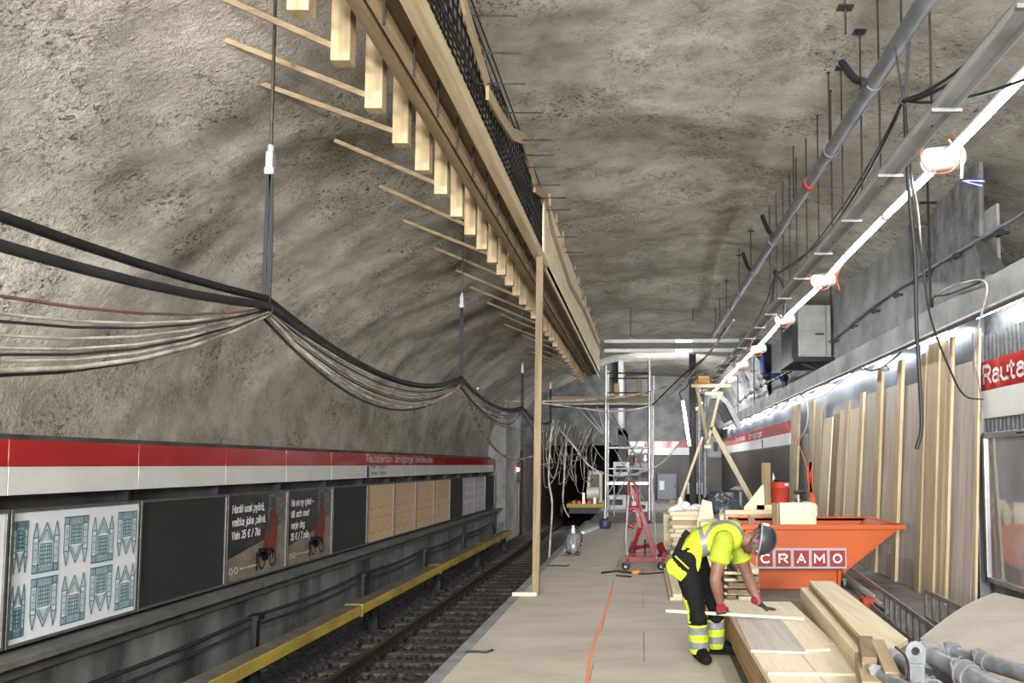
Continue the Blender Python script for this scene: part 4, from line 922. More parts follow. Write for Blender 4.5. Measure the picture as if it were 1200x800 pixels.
for px, y0, y1, X, lb in ((1090, 236, 345, 4.0, 'black upright rod in front of the concrete pilaster'), (975, 330, 430, 4.15, 'grey upright rod beside the grey equipment box'), (917, 385, 455, 3.85, 'upright rod behind the blue pipe'), (884, 435, 470, 3.85, 'upright rod over the far sign band'), (865, 448, 478, 3.85, 'shorter upright rod over the far sign band')):
    b = at(px, y1, X=X); t = thing('upright_rod', lb, 'rod', (X, b.y, 3.74)); zt_ = at(px, y0, X=X).z
    MB().cyl((X, b.y, 3.72), (X, b.y, max(zt_, roof_z(X, b.y)-.1) if px != 1090 else roof_z(X, b.y)), .017, n=8).build('rod', M['steel_dark'], t); MB().box((X-.07, b.y-.05, 3.74), (X+.07, b.y+.05, 3.76)).box((X-.12, b.y-.03, zt_), (X+.12, b.y+.03, zt_+.02)).build('plate', M['steel_dark'], t)
# equipment box
Y = 17.5; a, b = at(936, 418, Y=Y), at(970, 357, Y=Y)
t = thing('equipment_box', 'grey equipment box on a bracket above the ledge', 'electrical box', (a.x, Y, a.z))
MB().box((a.x, Y, a.z), (b.x+.1, Y+1.6, b.z)).build('casing', M['cab_grey'], t, .02)
MB().box((a.x+.03, Y-.015, a.z+.03), (b.x-.06, Y, (a.z+b.z)/2-.02)).build('door', M['cab_grey'], t, .006); MB().box((a.x+.03, Y-.015, (a.z+b.z)/2+.0), (b.x-.06, Y, b.z-.03)).build('door', M['cab_grey'], t, .006)
MB().box((b.x-.3, Y-.03, (a.z+b.z)/2-.1), (b.x-.1, Y-.012, (a.z+b.z)/2-.06)).build('handle', M['black'], t)
MB().box((a.x-.14, Y+.1, a.z-.08), (a.x-.01, Y+1.4, b.z-.45)).build('side_duct', M['steel_dark'], t)
m = MB(); m.box((a.x-.15, Y-.1, a.z-.12), (4.41, Y+1.6, a.z-.03)); m.bar((a.x+.1, Y+.3, a.z-.1), (4.42, Y+.3, 3.8), .06, .06); m.build('bracket', M['steel_dark'], t)
# blue pipe
Y = 22; P_ = [at(893, 412, Y=Y), at(894, 437, Y=Y), at(898, 440, Y=Y), at(916, 440, Y=Y), at(919, 443, Y=Y), at(919, 452, Y=Y)]
t = thing('blue_pipe', 'blue pipe with two elbows beyond the equipment box', 'pipe', P_[-1]); MB().tube(P_, .075, 12).build('pipe_run', M['blue_pipe'], t)
for p in (P_[0], P_[2], P_[4]): MB().ball(p, .13, 10, 8).build('elbow', M['steel_dark'], t)
MB().cyl(P_[-1], P_[-1]-V((0,0,.35)), .07, n=10).build('pipe_end', M['bucket_red'], t)
# ================================================================== ON THE PLATFORM
# ---- tipping skip
SY0, SY1 = 10.8, 12.45
tip = at(1056, 616, Y=SY0); XL = 1.42; ZR = tip.z; XB = at(988, 671, Y=SY0); 
t = thing('tipping_skip', 'large orange tipping skip full of timber offcuts behind the worker', 'skip', (2.3, 11.6, 0.0))
prof = [(XL, ZR), (tip.x, ZR), (XB.x, XB.z), (XB.x-.0, .28), (XL+.02, .28)]
b = MB()
side = [(x, SY0, z) for x, z in prof]; b.prism(side, (0, .03, 0)); b.prism([(x, SY1-.03, z) for x, z in prof], (0, .03, 0))
b.box((XL, SY0, .28), (XL+.03, SY1, ZR)); b.bar((tip.x, (SY0+SY1)/2, ZR), (XB.x, (SY0+SY1)/2, XB.z), SY1-SY0, .03, (0,0,1)); b.box((XL, SY0, .27), (XB.x, SY1, .31))
b.build('body', M['orange'], t, .006)
r = MB(); r.box((XL-.03, SY0-.03, ZR-.055), (tip.x+.06, SY0+.03, ZR+.02)); r.box((XL-.03, SY1-.03, ZR-.055), (tip.x+.06, SY1+.03, ZR+.02)); r.box((XL-.03, SY0, ZR-.055), (XL+.04, SY1, ZR+.02)); r.box((tip.x-.02, SY0, ZR-.04), (tip.x+.06, SY1, ZR+.02))
r.build('rim', M['orange'], t, .012)
for ya_, yb_ in ((SY0+.12, SY0+.4), (SY1-.4, SY1-.12)): MB().box((XL+.1, ya_, 0.0), (XB.x-.05, yb_, .28)).build('fork_pocket', M['orange'], t, .01)
f = MB(); f.prism([(XB.x-.06, SY0+.06, 0.02), (XB.x-.06, SY0+.06, .30), (XB.x+.0, SY0+.06, .30), (XB.x-.02, SY0+.06, .02)], (0, .5, 0)); f.build('foot_plate', M['orange'], t, .01)
a, c = at(886, 666, Y=SY0), at(991.5, 642, Y=SY0); n = SY0-.006
pl = MB().box((a.x, SY0-.012, a.z), (c.x, SY0, c.z)).build('name_plate', mat('plate grey', srgb(160,160,166), .6), t)
wt = (c.x-a.x)/5
for k, ch in enumerate('CRAMO'):
    x0 = a.x + wt*k + wt*.08; x1 = a.x + wt*(k+1) - wt*.08
    tl = MB().box((x0, SY0-.018, a.z+.03), (x1, SY0-.012, c.z-.03)).build('letter_tile', M['tile_red'], pl)
    m = MB(); wch = (x1-x0)*(.62 if ch != 'M' else .72); wch *= .82; write(m, ch, ((x0+x1)/2 - wch/2, SY0-.0195, (a.z+c.z)/2-.055), (1,0,0), (0,0,1), wch, .11, .22); m.build('letter', M['white_panel'], pl)
m = MB()
for k in range(3):
    q = at(1033+7*k, 616, Y=SY0-.032); m.prism([(q.x, SY0-.034, ZR+.022), (q.x+.05, SY0-.034, ZR+.022), (q.x+.14, SY1*.0+SY0+.06, ZR+.022), (q.x+.09, SY0+.06, ZR+.022)], (0,0,.003))
m.build('warning_stripe', M['black'], t)
# offcuts standing in the skip
def offcut(px0, px1, ytop, Y, th, lean, mname, lb, zb=.35, name='timber_offcut', skew=0):
    a, b = at(px0, ytop, Y=Y), at(px1, ytop + skew, Y=Y)
    m = MB(); m.prism([(a.x, Y, zb), (b.x, Y, zb), (b.x, Y+lean, b.z), (a.x, Y+lean, a.z)], (0, th, 0)); return one(m, name, M[mname], lb, 'offcut', 'offcuts standing in the skip', .003)
offcut(905, 909.5, 589, 11.6, .04, .0, 'brownwood_z', 'dark edge-on board offcut in the skip, left of the pale square ones'); offcut(910, 913.5, 589.5, 11.65, .04, .0, 'form_z', 'narrow edge-on board offcut beside the square plywood piece'); offcut(914.5, 951, 589, 11.5, .03, .05, 'ply_z', 'square pale plywood offcut standing in the skip, nail-holed'); offcut(949, 957, 590, 11.62, .03, .05, 'wood_z', 'pale strip behind the square plywood offcut')
offcut(877, 885, 604, 10.95, .05, .03, 'brownwood_z', 'short brown stake leaning on the skip front rim by the helmet', skew=2)
# ---- timber stacked behind the skip
rs = random.Random(5); z = 0.0; Y0 = 13.0
for layer in range(8):
    for k in range(3):
        y = Y0 + .27*k + rs.uniform(-.02,.02); x0 = (1.0 if layer < 7 else 1.45) + rs.uniform(-.12,.1); x1 = 2.75 + .18*rs.random() + (.4 if layer < 6 and k == 0 else 0)
        one(MB().box((x0, y, z), (x1, y+.22, z+.105)), 'stacked_timber', M['wood_x'], 'long pale timber in the stack behind the skip', 'timber', 'timbers stacked behind the skip', .005)
    z += .105
    if layer in (2, 4):
        for x in (1.3, 2.4): one(MB().box((x, Y0, z), (x+.05, Y0+.8, z+.025)), 'bearer', M['form_y'], 'thin bearer between layers of the timber stack behind the skip', 'bearer', 'bearers in the rear timber stack')
        z += .025
ZT = z
one(MB().cyl((1.42, 13.15, ZT+.045), (2.75, 13.15, ZT+.05), .045, n=12), 'round_pole', M['wood_x'], 'round pale pole lying on top of the rear timber stack', 'pole')
# things on and behind that stack
a, b = at(893, 593, Y=14.2), at(903, 542, Y=14.2)
one(MB().box((a.x, 14.2, .0), (b.x, 14.34, b.z)), 'post_stump', M['brownwood_z'], 'stout brown timber post standing left of the red bucket', 'post', bev=.008)
P_ = [at(872, 594, Y=14.0), at(896, 594, Y=14.0), at(895, 568, Y=14.0), at(893, 568, Y=14.0), at(877, 588, Y=14.0)]
m = MB(); m.prism([(p.x, 14.0, p.z) for p in P_], (0, .02, 0)); m.box((P_[0].x, 14.0, 0), (P_[1].x, 14.02, P_[0].z)); one(m, 'plywood_offcut', M['ply_z'], 'triangular plywood offcut leaning left of the brown post', 'offcut')
P_ = [at(903, 590, Y=14.6), at(909, 590, Y=14.6), at(908, 560, Y=14.6), at(906, 553, Y=14.6)]
one(MB().prism([(p.x, 14.6, p.z) for p in P_], (0, .03, 0)), 'plywood_offcut', M['ply_z'], 'pointed pale offcut standing behind the red bucket', 'offcut')
c = at(914, 590, Y=14.45); 
t = thing('red_bucket', 'red lidded bucket with a pale label on the timber stack', 'bucket', c)
hb_ = at(914, 565, Y=14.45).z - c.z
MB().lathe([(0,0),(.145,0),(.155,.02),(.165,hb_*.72),(.178,hb_*.74),(.178,hb_*.8),(.168,hb_*.82),(.172,hb_),(.15,hb_+.01),(0,hb_+.015)], c, 24).build('bucket_body', M['bucket_red'], t)
MB().lathe([(0,.0),(.13,.0),(.11,.035),(0,.04)], c+V((0,0,hb_+.015)), 20).build('lid', M['steel_dark'], t); MB().tube([c+V((.12*math.cos(i*PI/8), -.06, hb_+.02+.06*math.sin(i*PI/8))) for i in range(9)], .008, 6).build('handle', M['black'], t)
m = MB(); 
for i in range(5):
    a0, a1 = -1.2+.14*i, -1.2+.14*(i+1); m.flat([c+V((.173*math.cos(q), .173*math.sin(q), z_)) for q, z_ in ((a0, hb_*.84), (a1, hb_*.84), (a1, hb_*.97), (a0, hb_*.97))])
m.build('label_patch', M['white_plastic'], t)
one(MB().box((c.x-.5, 14.0, 0), (c.x+.6, 14.9, c.z-.002)), 'timber_block', M['wood_x'], 'pale timber packing under the red bucket', 'timber')
c = at(936, 588, Y=14.4); t = thing('cordless_tool', 'small black power tool beside the red bucket', 'tool', c); 
MB().box((c.x-.06, 14.35, c.z-.0), (c.x+.06, 14.45, c.z+.05)).box((c.x-.03, 14.37, c.z+.05), (c.x+.02, 14.43, c.z+.15)).build('battery_grip', M['black'], t, .01); MB().cyl((c.x-.08, 14.4, c.z+.18), (c.x+.13, 14.4, c.z+.2), .035, n=10).build('motor_housing', M['black'], t); MB().cyl((c.x-.02, 14.33, c.z), (c.x-.02, 14.33, c.z+.14), .02, n=8).build('nozzle', M['white_plastic'], t)
one(MB().box((c.x-.12, 14.2, 0), (c.x+.25, 14.7, c.z-.002)), 'timber_block', M['wood_x'], 'pale timber packing under the black power tool', 'timber')
# tarpaulin bundle
c = at(846, 588, Y=15.2); m = MB(); vs = []; nx = 40
for j in range(nx+1):
    for i in range(nx+1):
        u, v = i/nx*2-1, j/nx*2-1; h = max(0, 1-(u*u*.8+v*v)) ** .5
        p = V((c.x + .05 + .42*u, 15.2+.3*v, c.z - .22 + .40*h*(1-.5*(u+.3)) + (.10*noise.noise(V((u*3, v*3, 2))) + .12*abs(noise.noise(V((u*4.5, v*4, 5)))))*h)); vs.append(p)
m.add(vs, [(j*(nx+1)+i, j*(nx+1)+i+1, (j+1)*(nx+1)+i+1, (j+1)*(nx+1)+i) for j in range(nx) for i in range(nx)], True)
one(m, 'tarpaulin', mat('tarpaulin', srgb(38,46,52), .45, 0, srgb(150,154,158), 3., .5, 8, ramp=(.36,.42)), 'crumpled dark tarpaulin with white patches on the stacked timber', 'tarpaulin')
rs = random.Random(21)
for px, py, wx, Yp, ztop, what in ((812, 603, .80, 15.0, None, 'low pile left of the tarpaulin'), (824, 598, .5, 15.8, None, 'pile just under the tarpaulin')):
    p = at(px, py, Y=Yp); z = 0
    while z < p.z:
        for kk in range(2):
            x0 = p.x - wx/2 + rs.uniform(-.07,.07); y0 = Yp + .2*kk
            one(MB().box((x0, y0, z), (x0+wx, y0+.18, z+.08)), 'stacked_timber', M['wood_x'] if rs.random() < .75 else M['form_x'], 'pale timber in the ' + what, 'timber', 'timbers in the ' + what, .006)
        z += .084
P_ = [at(817, 611, Y=14.6), at(837, 611, Y=14.6), at(834, 588, Y=14.75), at(823, 585, Y=14.75)]
m = MB(); m.prism(P_, (0,.03,0)); m.box((P_[0].x, 14.6, 0), (P_[1].x, 14.63, P_[0].z)); one(m, 'chipboard_offcut', M['ply_z'], 'tilted chipboard offcut just above the worker\'s back', 'offcut')
c = at(800, 603, Y=16); t = thing('white_sack', 'crumpled white sack on the timber left of the tarpaulin', 'sack', c); m = MB()
for k in range(5): m.ball(c+V((.12*k-.2, .03*(k % 2), .08+.05*(k % 3))), (.13,.12,.1), 10, 7)
m.ball(c+V((-.05,0,.25)), (.06,.06,.12), 8, 6); m.build('sack_body', M['white_paint'], t); MB().box((c.x-.4, 15.8, 0), (c.x+.5, 16.2, c.z+.03)).build('crate', M['wood_x'], t)
# planks leaning on the stack's left end
for k, (x0, y0, x1, y1, Yb, Yt, lb) in enumerate(((784, 634, 788, 586, 15.6, 16.2, 'tallest short plank leaning left of the worker'), (790, 640, 796, 590, 15.2, 15.8, 'dark-faced plank leaning just behind the worker'), (797, 600, 801, 578, 17.5, 17.8, 'thin plank behind the leaning planks left of the worker'))):
    a = at(x0, y0, Z=.022); b = at(x1, y1, Y=a.y+.4); one(MB().bar(a, b, .13, .04, (0,1,0)), 'leaning_plank', M['form_z'] if k != 1 else M['brownwood_z'], lb, 'plank', 'short planks leaning left of the worker', .004)
# ---- plank stack in front of the skip's left end
rs = random.Random(9); z = 0.0; ST = 'planks stacked by the skip'
for layer in range(7):
    for k in range(3):
        x = 1.0 + .125*k + rs.uniform(-.015,.015); y = 9.1 + rs.uniform(-.06,.06) + (.9 if k == 0 and layer > 4 else 0)
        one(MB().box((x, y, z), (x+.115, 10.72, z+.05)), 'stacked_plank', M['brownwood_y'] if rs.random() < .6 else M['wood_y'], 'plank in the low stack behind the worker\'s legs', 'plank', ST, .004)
    z += .05
    if layer < 6:
        for y in (9.2, 10.4): one(MB().box((.98, y, z), (1.38, y+.06, z+.03)), 'bearer', M['wood_x'], 'spacer between planks of the low stack behind the worker', 'bearer', 'spacers in the low plank stack')
        z += .03
for k, (x0, x1, y0, y1, z0) in enumerate(((.36, .52, 9.9, 13.2, .022), (.56, .74, 9.4, 12.6, .022), (.40, .56, 9.9, 12.9, .062))):
    one(MB().box((x0, y0, z0), (x1, y1, z0+.04)), 'floor_plank', M['wood_y'], ['pale plank on the floor behind the worker, lower left one', 'pale plank on the floor between the worker and the low stack', 'pale plank on top of another behind the worker'][k], 'plank', bev=.004)
# ---- plywood pile in front
PZ = 0.0
for k, x in enumerate((.88, 1.42)): one(MB().box((x, 4.85, 0), (x+.1, 7.8, .09)), 'bearer', M['brownwood_y'], 'bearer under the %s edge of the plywood pile' % ('left' if k == 0 else 'right'), 'bearer')
z = .09; rs = random.Random(2); GP = 'plywood sheets in the front pile'
for k in range(9):
    a = rs.uniform(-.012,.012); s = rs.uniform(-.03,.04)
    m = MB(); m.prism([(.81+a, 4.76+s, z), (1.52+a, 4.76+s, z), (1.52+a*.5, 7.9+s, z), (.82, 7.9+s, z)], (0,0,.026)); 
    one(m, 'plywood_sheet', M['ply_y'] if k == 8 else M['ply_edge'], 'plywood sheet in the front pile below the top sheets', 'plywood sheet', GP, .002); z += .029
for px0, px1, ya, yb, zz, lb in ((.82, 1.16, 4.77, 6.02, z, 'near left top sheet of the plywood pile, crossed by a batten'), (1.165, 1.5, 4.79, 6.0, z, 'near right top sheet of the plywood pile beside the long planks'), (.82, 1.5, 6.03, 7.85, z, 'far top sheet of the plywood pile next to the skip')):
    one(MB().box((px0, ya, zz), (px1, yb, zz+.02)), 'plywood_sheet', M['ply_y'], lb, 'plywood sheet', bev=.002)
z += .02
one(MB().prism([(.80, 5.72, z+.004), (1.20, 5.66, z+.004), (1.22, 6.9, z), (.84, 7.0, z)], (0,0,.021)), 'plywood_sheet', M['grey_ply_y'], 'loose greyish sheet under the worker\'s batten on the pile', 'plywood sheet', bev=.002)
one(MB().prism([(1.205, 5.75, z), (1.40, 5.78, z), (1.34, 6.8, z), (1.225, 6.8, z)], (0,0,.018)), 'plywood_sheet', M['ply_y'], 'narrow loose sheet right of the greyish one on the pile', 'plywood sheet', bev=.002)
one(MB().bar((.83, 5.16, z+.009), (1.47, 5.12, z+.009), .05, .018), 'batten', M['wood_x'], 'thin batten lying across the near end of the plywood pile', 'batten', bev=.003)
ZTOP = z + .021
# ---- long planks right of the pile
def slab(pts, ztop, th, lb, mname='wood_y', grp=None):
    P_ = [at(x, y, Z=ztop) for x, y in pts]; return one(MB().prism([p - V((0,0,th)) for p in P_], (0,0,th)), 'long_plank', M[mname], lb, 'plank', grp, .003)
LG = 'long planks beside the plywood pile'
z = .03
one(MB().box((1.5, 5.3, 0), (2.2, 5.4, .03)), 'bearer', M['brownwood_x'], 'bearer under the near end of the long planks', 'bearer'); one(MB().box((1.6, 8.0, 0), (2.4, 8.1, .03)), 'bearer', M['brownwood_x'], 'bearer under the far end of the long planks', 'bearer')
k = 0
while z < .46:
    top = z > .43; P_ = [at(937.5, 690, Z=.47), at(950, 689, Z=.47), at(1020, 760, Z=.47), at(1012, 778, Z=.47)]
    one(MB().prism([V((p.x, p.y, z)) for p in P_], (0,0,.036)), 'long_plank', M['wood_y'], 'topmost long plank nearest the plywood pile' if top else 'long plank in the stack nearest the plywood pile', 'plank', None if top else LG, .003)
    z += .038; k += 1
za_ = z
z = .03
while z < .53:
    top = z > .49; P_ = [at(948.5, 682.5, Z=.54), at(977, 683, Z=.54), at(1064, 752, Z=.54), at(1030, 772, Z=.54)]
    one(MB().prism([V((p.x + .012*math.sin(z*90), p.y, z)) for p in P_], (0,0,.036)), 'long_plank', M['wood_y'] if top else M['ply_edge'], 'topmost wide plank of the right stack beside the skip corner' if top else 'wide plank in the stack below the topmost wide one', 'plank', None if top else 'wide planks right of the pile', .003)
    z += .038
# ---- broken offcuts and galvanised props in the right foreground
for k, (p, q, wd, hh, mn, lb) in enumerate((((1028,812,.44),(1018,776,.50), .17, .13, 'form_y', 'lowest stubby offcut at the bottom edge beside the long planks'), ((1046,796,.52),(1028,756,.60), .085, .085, 'form_y', 'thick pale offcut pointing at the wide planks'), ((1019,778,.56),(1014,752,.60), .09, .085, 'brownwood_y', 'dark split offcut left of the thick pale one'))):
    a, b = at(p[0], p[1], Z=p[2]), at(q[0], q[1], Z=q[2]); one(MB().bar(a, b, wd, hh), 'timber_offcut', M[mn], lb, 'offcut', bev=.006)
one(MB().box((1.45, 4.2, 0), (2.3, 4.9, .34)), 'timber_crate', M['brownwood_x'], 'brown timber block under the offcuts and galvanised props', 'crate', bev=.006)
def flange(mb, c, d, r, th):
    """rounded clamp plate with two pierced ears"""
    c, d = V(c), V(d).normalized(); a = V((0,0,1)); a = (a - d*a.dot(d)).normalized(); b = d.cross(a); a, b = (a+b).normalized(), (b-a).normalized(); P_ = []
    for i in range(28):
        an = 2*PI*i/28; rr_ = r*(1. + .55*max(0, math.cos(2*an))**3); P_.append(c + a*math.cos(an)*rr_ + b*math.sin(an)*rr_)
    mb.prism(P_, d*th)
    for s_ in (-1, 1): q = c + a*r*1.28*s_; mb.cyl(q-d*.012, q+d*(th+.014), .014, n=6)
def prop(p, q, r, lb, k1=.35, k2=.62):
    a, b = at(p[0], p[1], Y=p[2]), at(q[0], q[1], Y=q[2]); d = (b-a).normalized(); L_ = (b-a).length
    t = thing('steel_prop', lb, 'steel prop', (a+b)/2, 'galvanised props in the right foreground')
    MB().pipe(a, a+d*L_*k2, r*.84, r*.7, 24).build('inner_tube', M['galv'], t); MB().pipe(a+d*L_*k1, b, r, r*.85, 24).build('outer_tube', M['galv'], t)
    m = MB(); flange(m, a - d*.004, d, r*1.25, .012); m.build('end_flange', M['galv_dull'], t, .003)
    m = MB(); flange(m, a+d*L_*k1, d, r*1.25, .014); m.cyl(a+d*L_*k1, a+d*(L_*k1+.07), r*1.16, n=24); m.build('collar', M['galv_dull'], t, .002)
    c = a+d*(L_*k1-.03); m = MB(); m.tube(smooth_path([c + V((-.02,-r*1.1,-r*.6)), c + V((-.03,-r*.6,r*1.0)), c+V((.02,r*.4,r*1.15)), c+V((.05,r*1.1,r*.2))], 5), .007, 6); m.build('pin', M['galv_dull'], t)
    return t
prop((1092,768,4.75), (1214,836,3.9), .066, 'thickest galvanised prop lying towards the lower right corner')
prop((1118,764,5.3), (1236,800,4.5), .052, 'rear galvanised prop behind the thickest one', .3)
prop((1032,792,4.6), (1092,822,4.0), .05, 'short galvanised prop end left of the ring plate', .8, .9)
prop((1054,774,4.95), (1110,824,4.15), .056, 'galvanised prop between the ring plate and the short one', .75, .9)
a, b = at(1072, 806, Y=4.35), at(1072, 776, Y=4.35)
t = thing('ring_plate_post', 'square galvanised post with a holed white plate, right foreground', 'post', a)
MB().bar(a - V((0,0,.3)), b, .085, .085, (0,1,0)).build('square_post', M['galv'], t, .006)
c = at(1073, 763, Y=4.33); m = MB(); n = 20; 
out = [(-.055,-.07), (.055,-.07), (.055,.0)] + [(.055*math.cos(i*PI/10), .055*math.sin(i*PI/10)) for i in range(1, 10)] + [(-.055,0)]
inn = [(.024*math.cos(2*PI*i/n), .024*math.sin(2*PI*i/n)) for i in range(n)]
# plate with a hole: strips from outline to hole
oo = [(-.055,-.07), (.055,-.07)]; vs = []; fs = []
def outline(an):
    x, y = math.cos(an), math.sin(an)
    if y >= 0: return (.055*x, .055*y)
    k = min(.055/abs(x) if abs(x) > 1e-6 else 9, .07/abs(y)); return (x*k, y*k)
for s_ in (0, .012):
    for i in range(n): an = 2*PI*i/n; x, y = outline(an); vs.append((c.x+x, c.y+s_, c.z+y))
    for i in range(n): x, y = inn[i]; vs.append((c.x+x, c.y+s_, c.z+y))
for i in range(n):
    j = (i+1) % n; fs += [(i, j, n+j, n+i), (2*n+i, 3*n+i, 3*n+j, 2*n+j), (i, 2*n+i, 2*n+j, j), (n+i, n+j, 3*n+j, 3*n+i)]
m.add(vs, fs); m.build('ring_plate', M['galv'], t)
MB().tube(smooth_path([c+V((-.12,-.02,.03)), c+V((-.06,-.02,-.03)), c+V((-.05,-.02,-.15)), c+V((-.09,-.02,-.24))], 5), .007, 6).build('tie_wire', M['black'], t)
# ---- big used plywood sheet sloping against the wall
A, B, C_, D = at(1078, 748, Z=.30), at(1166, 694, Z=.44), at(1240, 716, Z=.42), at(1236, 905, Z=.30); D = V((2.35, 4.3, .30)); C_ = V((3.98, 5.0, .52)); B = V((B.x, B.y, .44))
m = MB(); vs = []; n = 16
for s_ in (0, -.021):
    for j in range(n+1):
        for i in range(n+1):
            u, v = i/n, j/n; p = A.lerp(B, u).lerp(D.lerp(C_, u), v); p = p + V((0,0,.05*math.sin(PI*u)*(1-v*.5)+s_)); vs.append(p)
N2 = (n+1)**2
fs = [(j*(n+1)+i, (j+1)*(n+1)+i, (j+1)*(n+1)+i+1, j*(n+1)+i+1) for j in range(n) for i in range(n)]
fs += [tuple(N2+q for q in reversed(f_)) for f_ in fs]
rim_ = [i for i in range(n+1)] + [j*(n+1)+n for j in range(1, n+1)] + [n*(n+1)+i for i in range(n-1, -1, -1)] + [j*(n+1) for j in range(n-1, 0, -1)]
fs += [(a_, b_, N2+b_, N2+a_) for a_, b_ in zip(rim_, rim_[1:]+rim_[:1])]
m.add(vs, fs, False); one(m, 'bowed_plywood_sheet', mat('scuffed plywood', srgb(190,182,168), .7, 0, srgb(164,154,140), 1.6, .05, 50, (1,2,1), 8, (.25,.7)), 'large bowed scuffed plywood sheet lying at the right edge', 'plywood sheet')
for k, (x, y) in enumerate(((3.0, 6.2), (3.5, 5.2), (2.6, 5.2))): one(MB().box((x-.15, y-.15, 0), (x+.15, y+.15, .30)), 'timber_block', M['brownwood_x'], 'brown block holding up the large bowed plywood sheet', 'timber', 'blocks under the bowed sheet')
# ---- cable ladders lying on edge
def ladder(p, q, h, nr, lb, y_end):
    a, b = at(p[0], p[1], Z=h), at(q[0], q[1], Z=h); t = thing('cable_ladder', lb, 'cable ladder', (b.x, b.y, 0), 'cable ladders lying on edge')
    MB().bar((b.x, b.y, h), (a.x, a.y, h), .02, .05).build('side_rail', M['galv'], t, .003); MB().bar((b.x, b.y, .025), (a.x, a.y, .025), .02, .05).build('side_rail', M['galv'], t, .003)
    L_ = (V(a)-V(b)).length
    for k in range(nr):
        c = V(b).lerp(a, (k+.4)*.24/L_*1.0) if (k+.4)*.24 < L_ else None
        if c: MB().bar((c.x, c.y, .03), (c.x, c.y, h-.02), .02, .045, (0,1,0)).build('rung', M['galv_dull'], t)
ladder((992, 662), (1100, 740), .30, 9, 'nearer galvanised cable ladder lying on edge below the boards', 0); ladder((1084, 692), (1138, 718), .32, 6, 'farther galvanised cable ladder lying on edge against the boards', 0)
a, b = at(986, 664, Z=.05), at(1060, 716, Z=.05)
for k in range(3): one(MB().bar(V(a)+V((.1*k-.25,.3*k,.0)), V(b)+V((.07*k-.2,.5*k,.0)), .05, .035), 'loose_strip', M['grey_ply_y'] if k else M['galv'], 'thin loose strip on the floor between long planks and boards', 'strip', 'loose strips by the boards')
c = at(1017, 709, Z=0.0); one(MB().box((c.x-.08, c.y-.1, 0), (c.x+.08, c.y+.1, .09)), 'brick', mat('red brick', srgb(176,70,48), .8), 'small red block on the floor beside the long planks', 'block', bev=.006)
c = at(989, 687, Z=0); t = thing('castor', 'small bright castor by the foot of the skip', 'castor', c); MB().cyl((c.x-.02, c.y, .05), (c.x+.02, c.y, .05), .05, n=14).build('wheel', M['galv'], t); MB().box((c.x-.03, c.y-.03, .08), (c.x+.03, c.y+.03, .12)).build('fork', M['galv_dull'], t)
# ---- scaffold tower
def SP(px, py, Y): return at(px, py, Y=Y)
t = thing('scaffold_tower', 'tall aluminium scaffold tower with plank deck behind the red cart', 'scaffold', (-.3, 23, 0))
YA, YB = 22.6, 24.0; XLs, XRs = at(710, 500, Y=YA).x, at(761, 500, Y=YA).x; ZTs = at(765, 420, Y=YA).z
for x in (XLs, XRs):
    for y in (YA, YB):
        MB().cyl((x, y, .1), (x, y, ZTs if x == XRs else ZTs-.2), .042, n=10).build('upright', M['alu'], t); m = MB(); m.cyl((x-.02, y, .07), (x+.02, y, .07), .07, n=14); m.box((x-.03, y-.03, .08), (x+.03, y+.03, .18)); m.build('castor', M['steel_dark'], t)
    m = MB(); z = .45
    while z < 3.9: m.cyl((x, YA, z), (x, YB, z), .018, n=8); z += .38
    m.cyl((x+.07, YA, .4), (x+.07, YA, 3.9), .018, n=8); m.build('rung', M['alu'], t)
MB().cyl(SP(765, 612, YA), SP(766, 440, YA), .025, n=8).build('stiffener', M['alu'], t)
for py, rr_ in ((437, .022), (460, .02), (524, .022), (549, .02)):
    z = at(730, py, Y=YA).z
    for y in (YA, YB): MB().cyl((XLs, y, z), (XRs, y, z), rr_, n=8).build('guard_rail', M['steel_dark'] if py < 500 else M['alu'], t)
zd = at(730, 474, Y=YA).z
m = MB()
for k in range(5): m.box((XLs-.05, YA+.28*k, zd), (XRs+.05, YA+.28*k+.26, zd+.05))
m.build('upper_deck', M['galv_dull'], t); MB().box((XLs-1.7, YA-.03, zd+.06), (XRs+.03, YA, zd+.24)).build('toe_board', M['brownwood_x'], t)
m = MB()
for k in range(5): m.box((XLs-1.75, YA+.28*k, zd), (XLs-.07, YA+.28*k+.26, zd+.05))
m.build('side_deck', M['galv_dull'], t)
z2 = at(740, 568, Y=YA).z; m = MB(); m.box((XLs, YA, z2), (XRs, YA+.6, z2+.09)); m.box((XLs, YA+.64, z2), (XRs, YB, z2+.09)); m.build('lower_deck', M['alu'], t, .01)
for a, b in (((712, 600, YA), (757, 520, YA)), ((706, 590, YA), (758, 498, YA)), ((716, 482, YA), (757, 556, YB)), ((712, 512, YB), (757, 590, YB))): MB().cyl(SP(*a), SP(*b), .02, n=8).build('diagonal_brace', M['galv_dull'], t)
for x0, x1 in ((676, 706), (686, 708), (700, 709)): MB().cyl(SP(x0, 477, YA), SP(x1, 508, YA), .03, n=8).build('side_strut', M['galv'], t)
one(MB().box((XLs+.2, YB-.25, zd+.05), (XLs+.36, YB-.1, zd+.75)), 'timber_board', M['form_z'], 'upright timber board on the scaffold deck, left side', 'board'); one(MB().box((XRs-.4, YB-.25, zd+.05), (XRs-.22, YB-.1, zd+.9)), 'timber_board', M['brownwood_z'], 'upright brown board on the scaffold deck, right side', 'board')
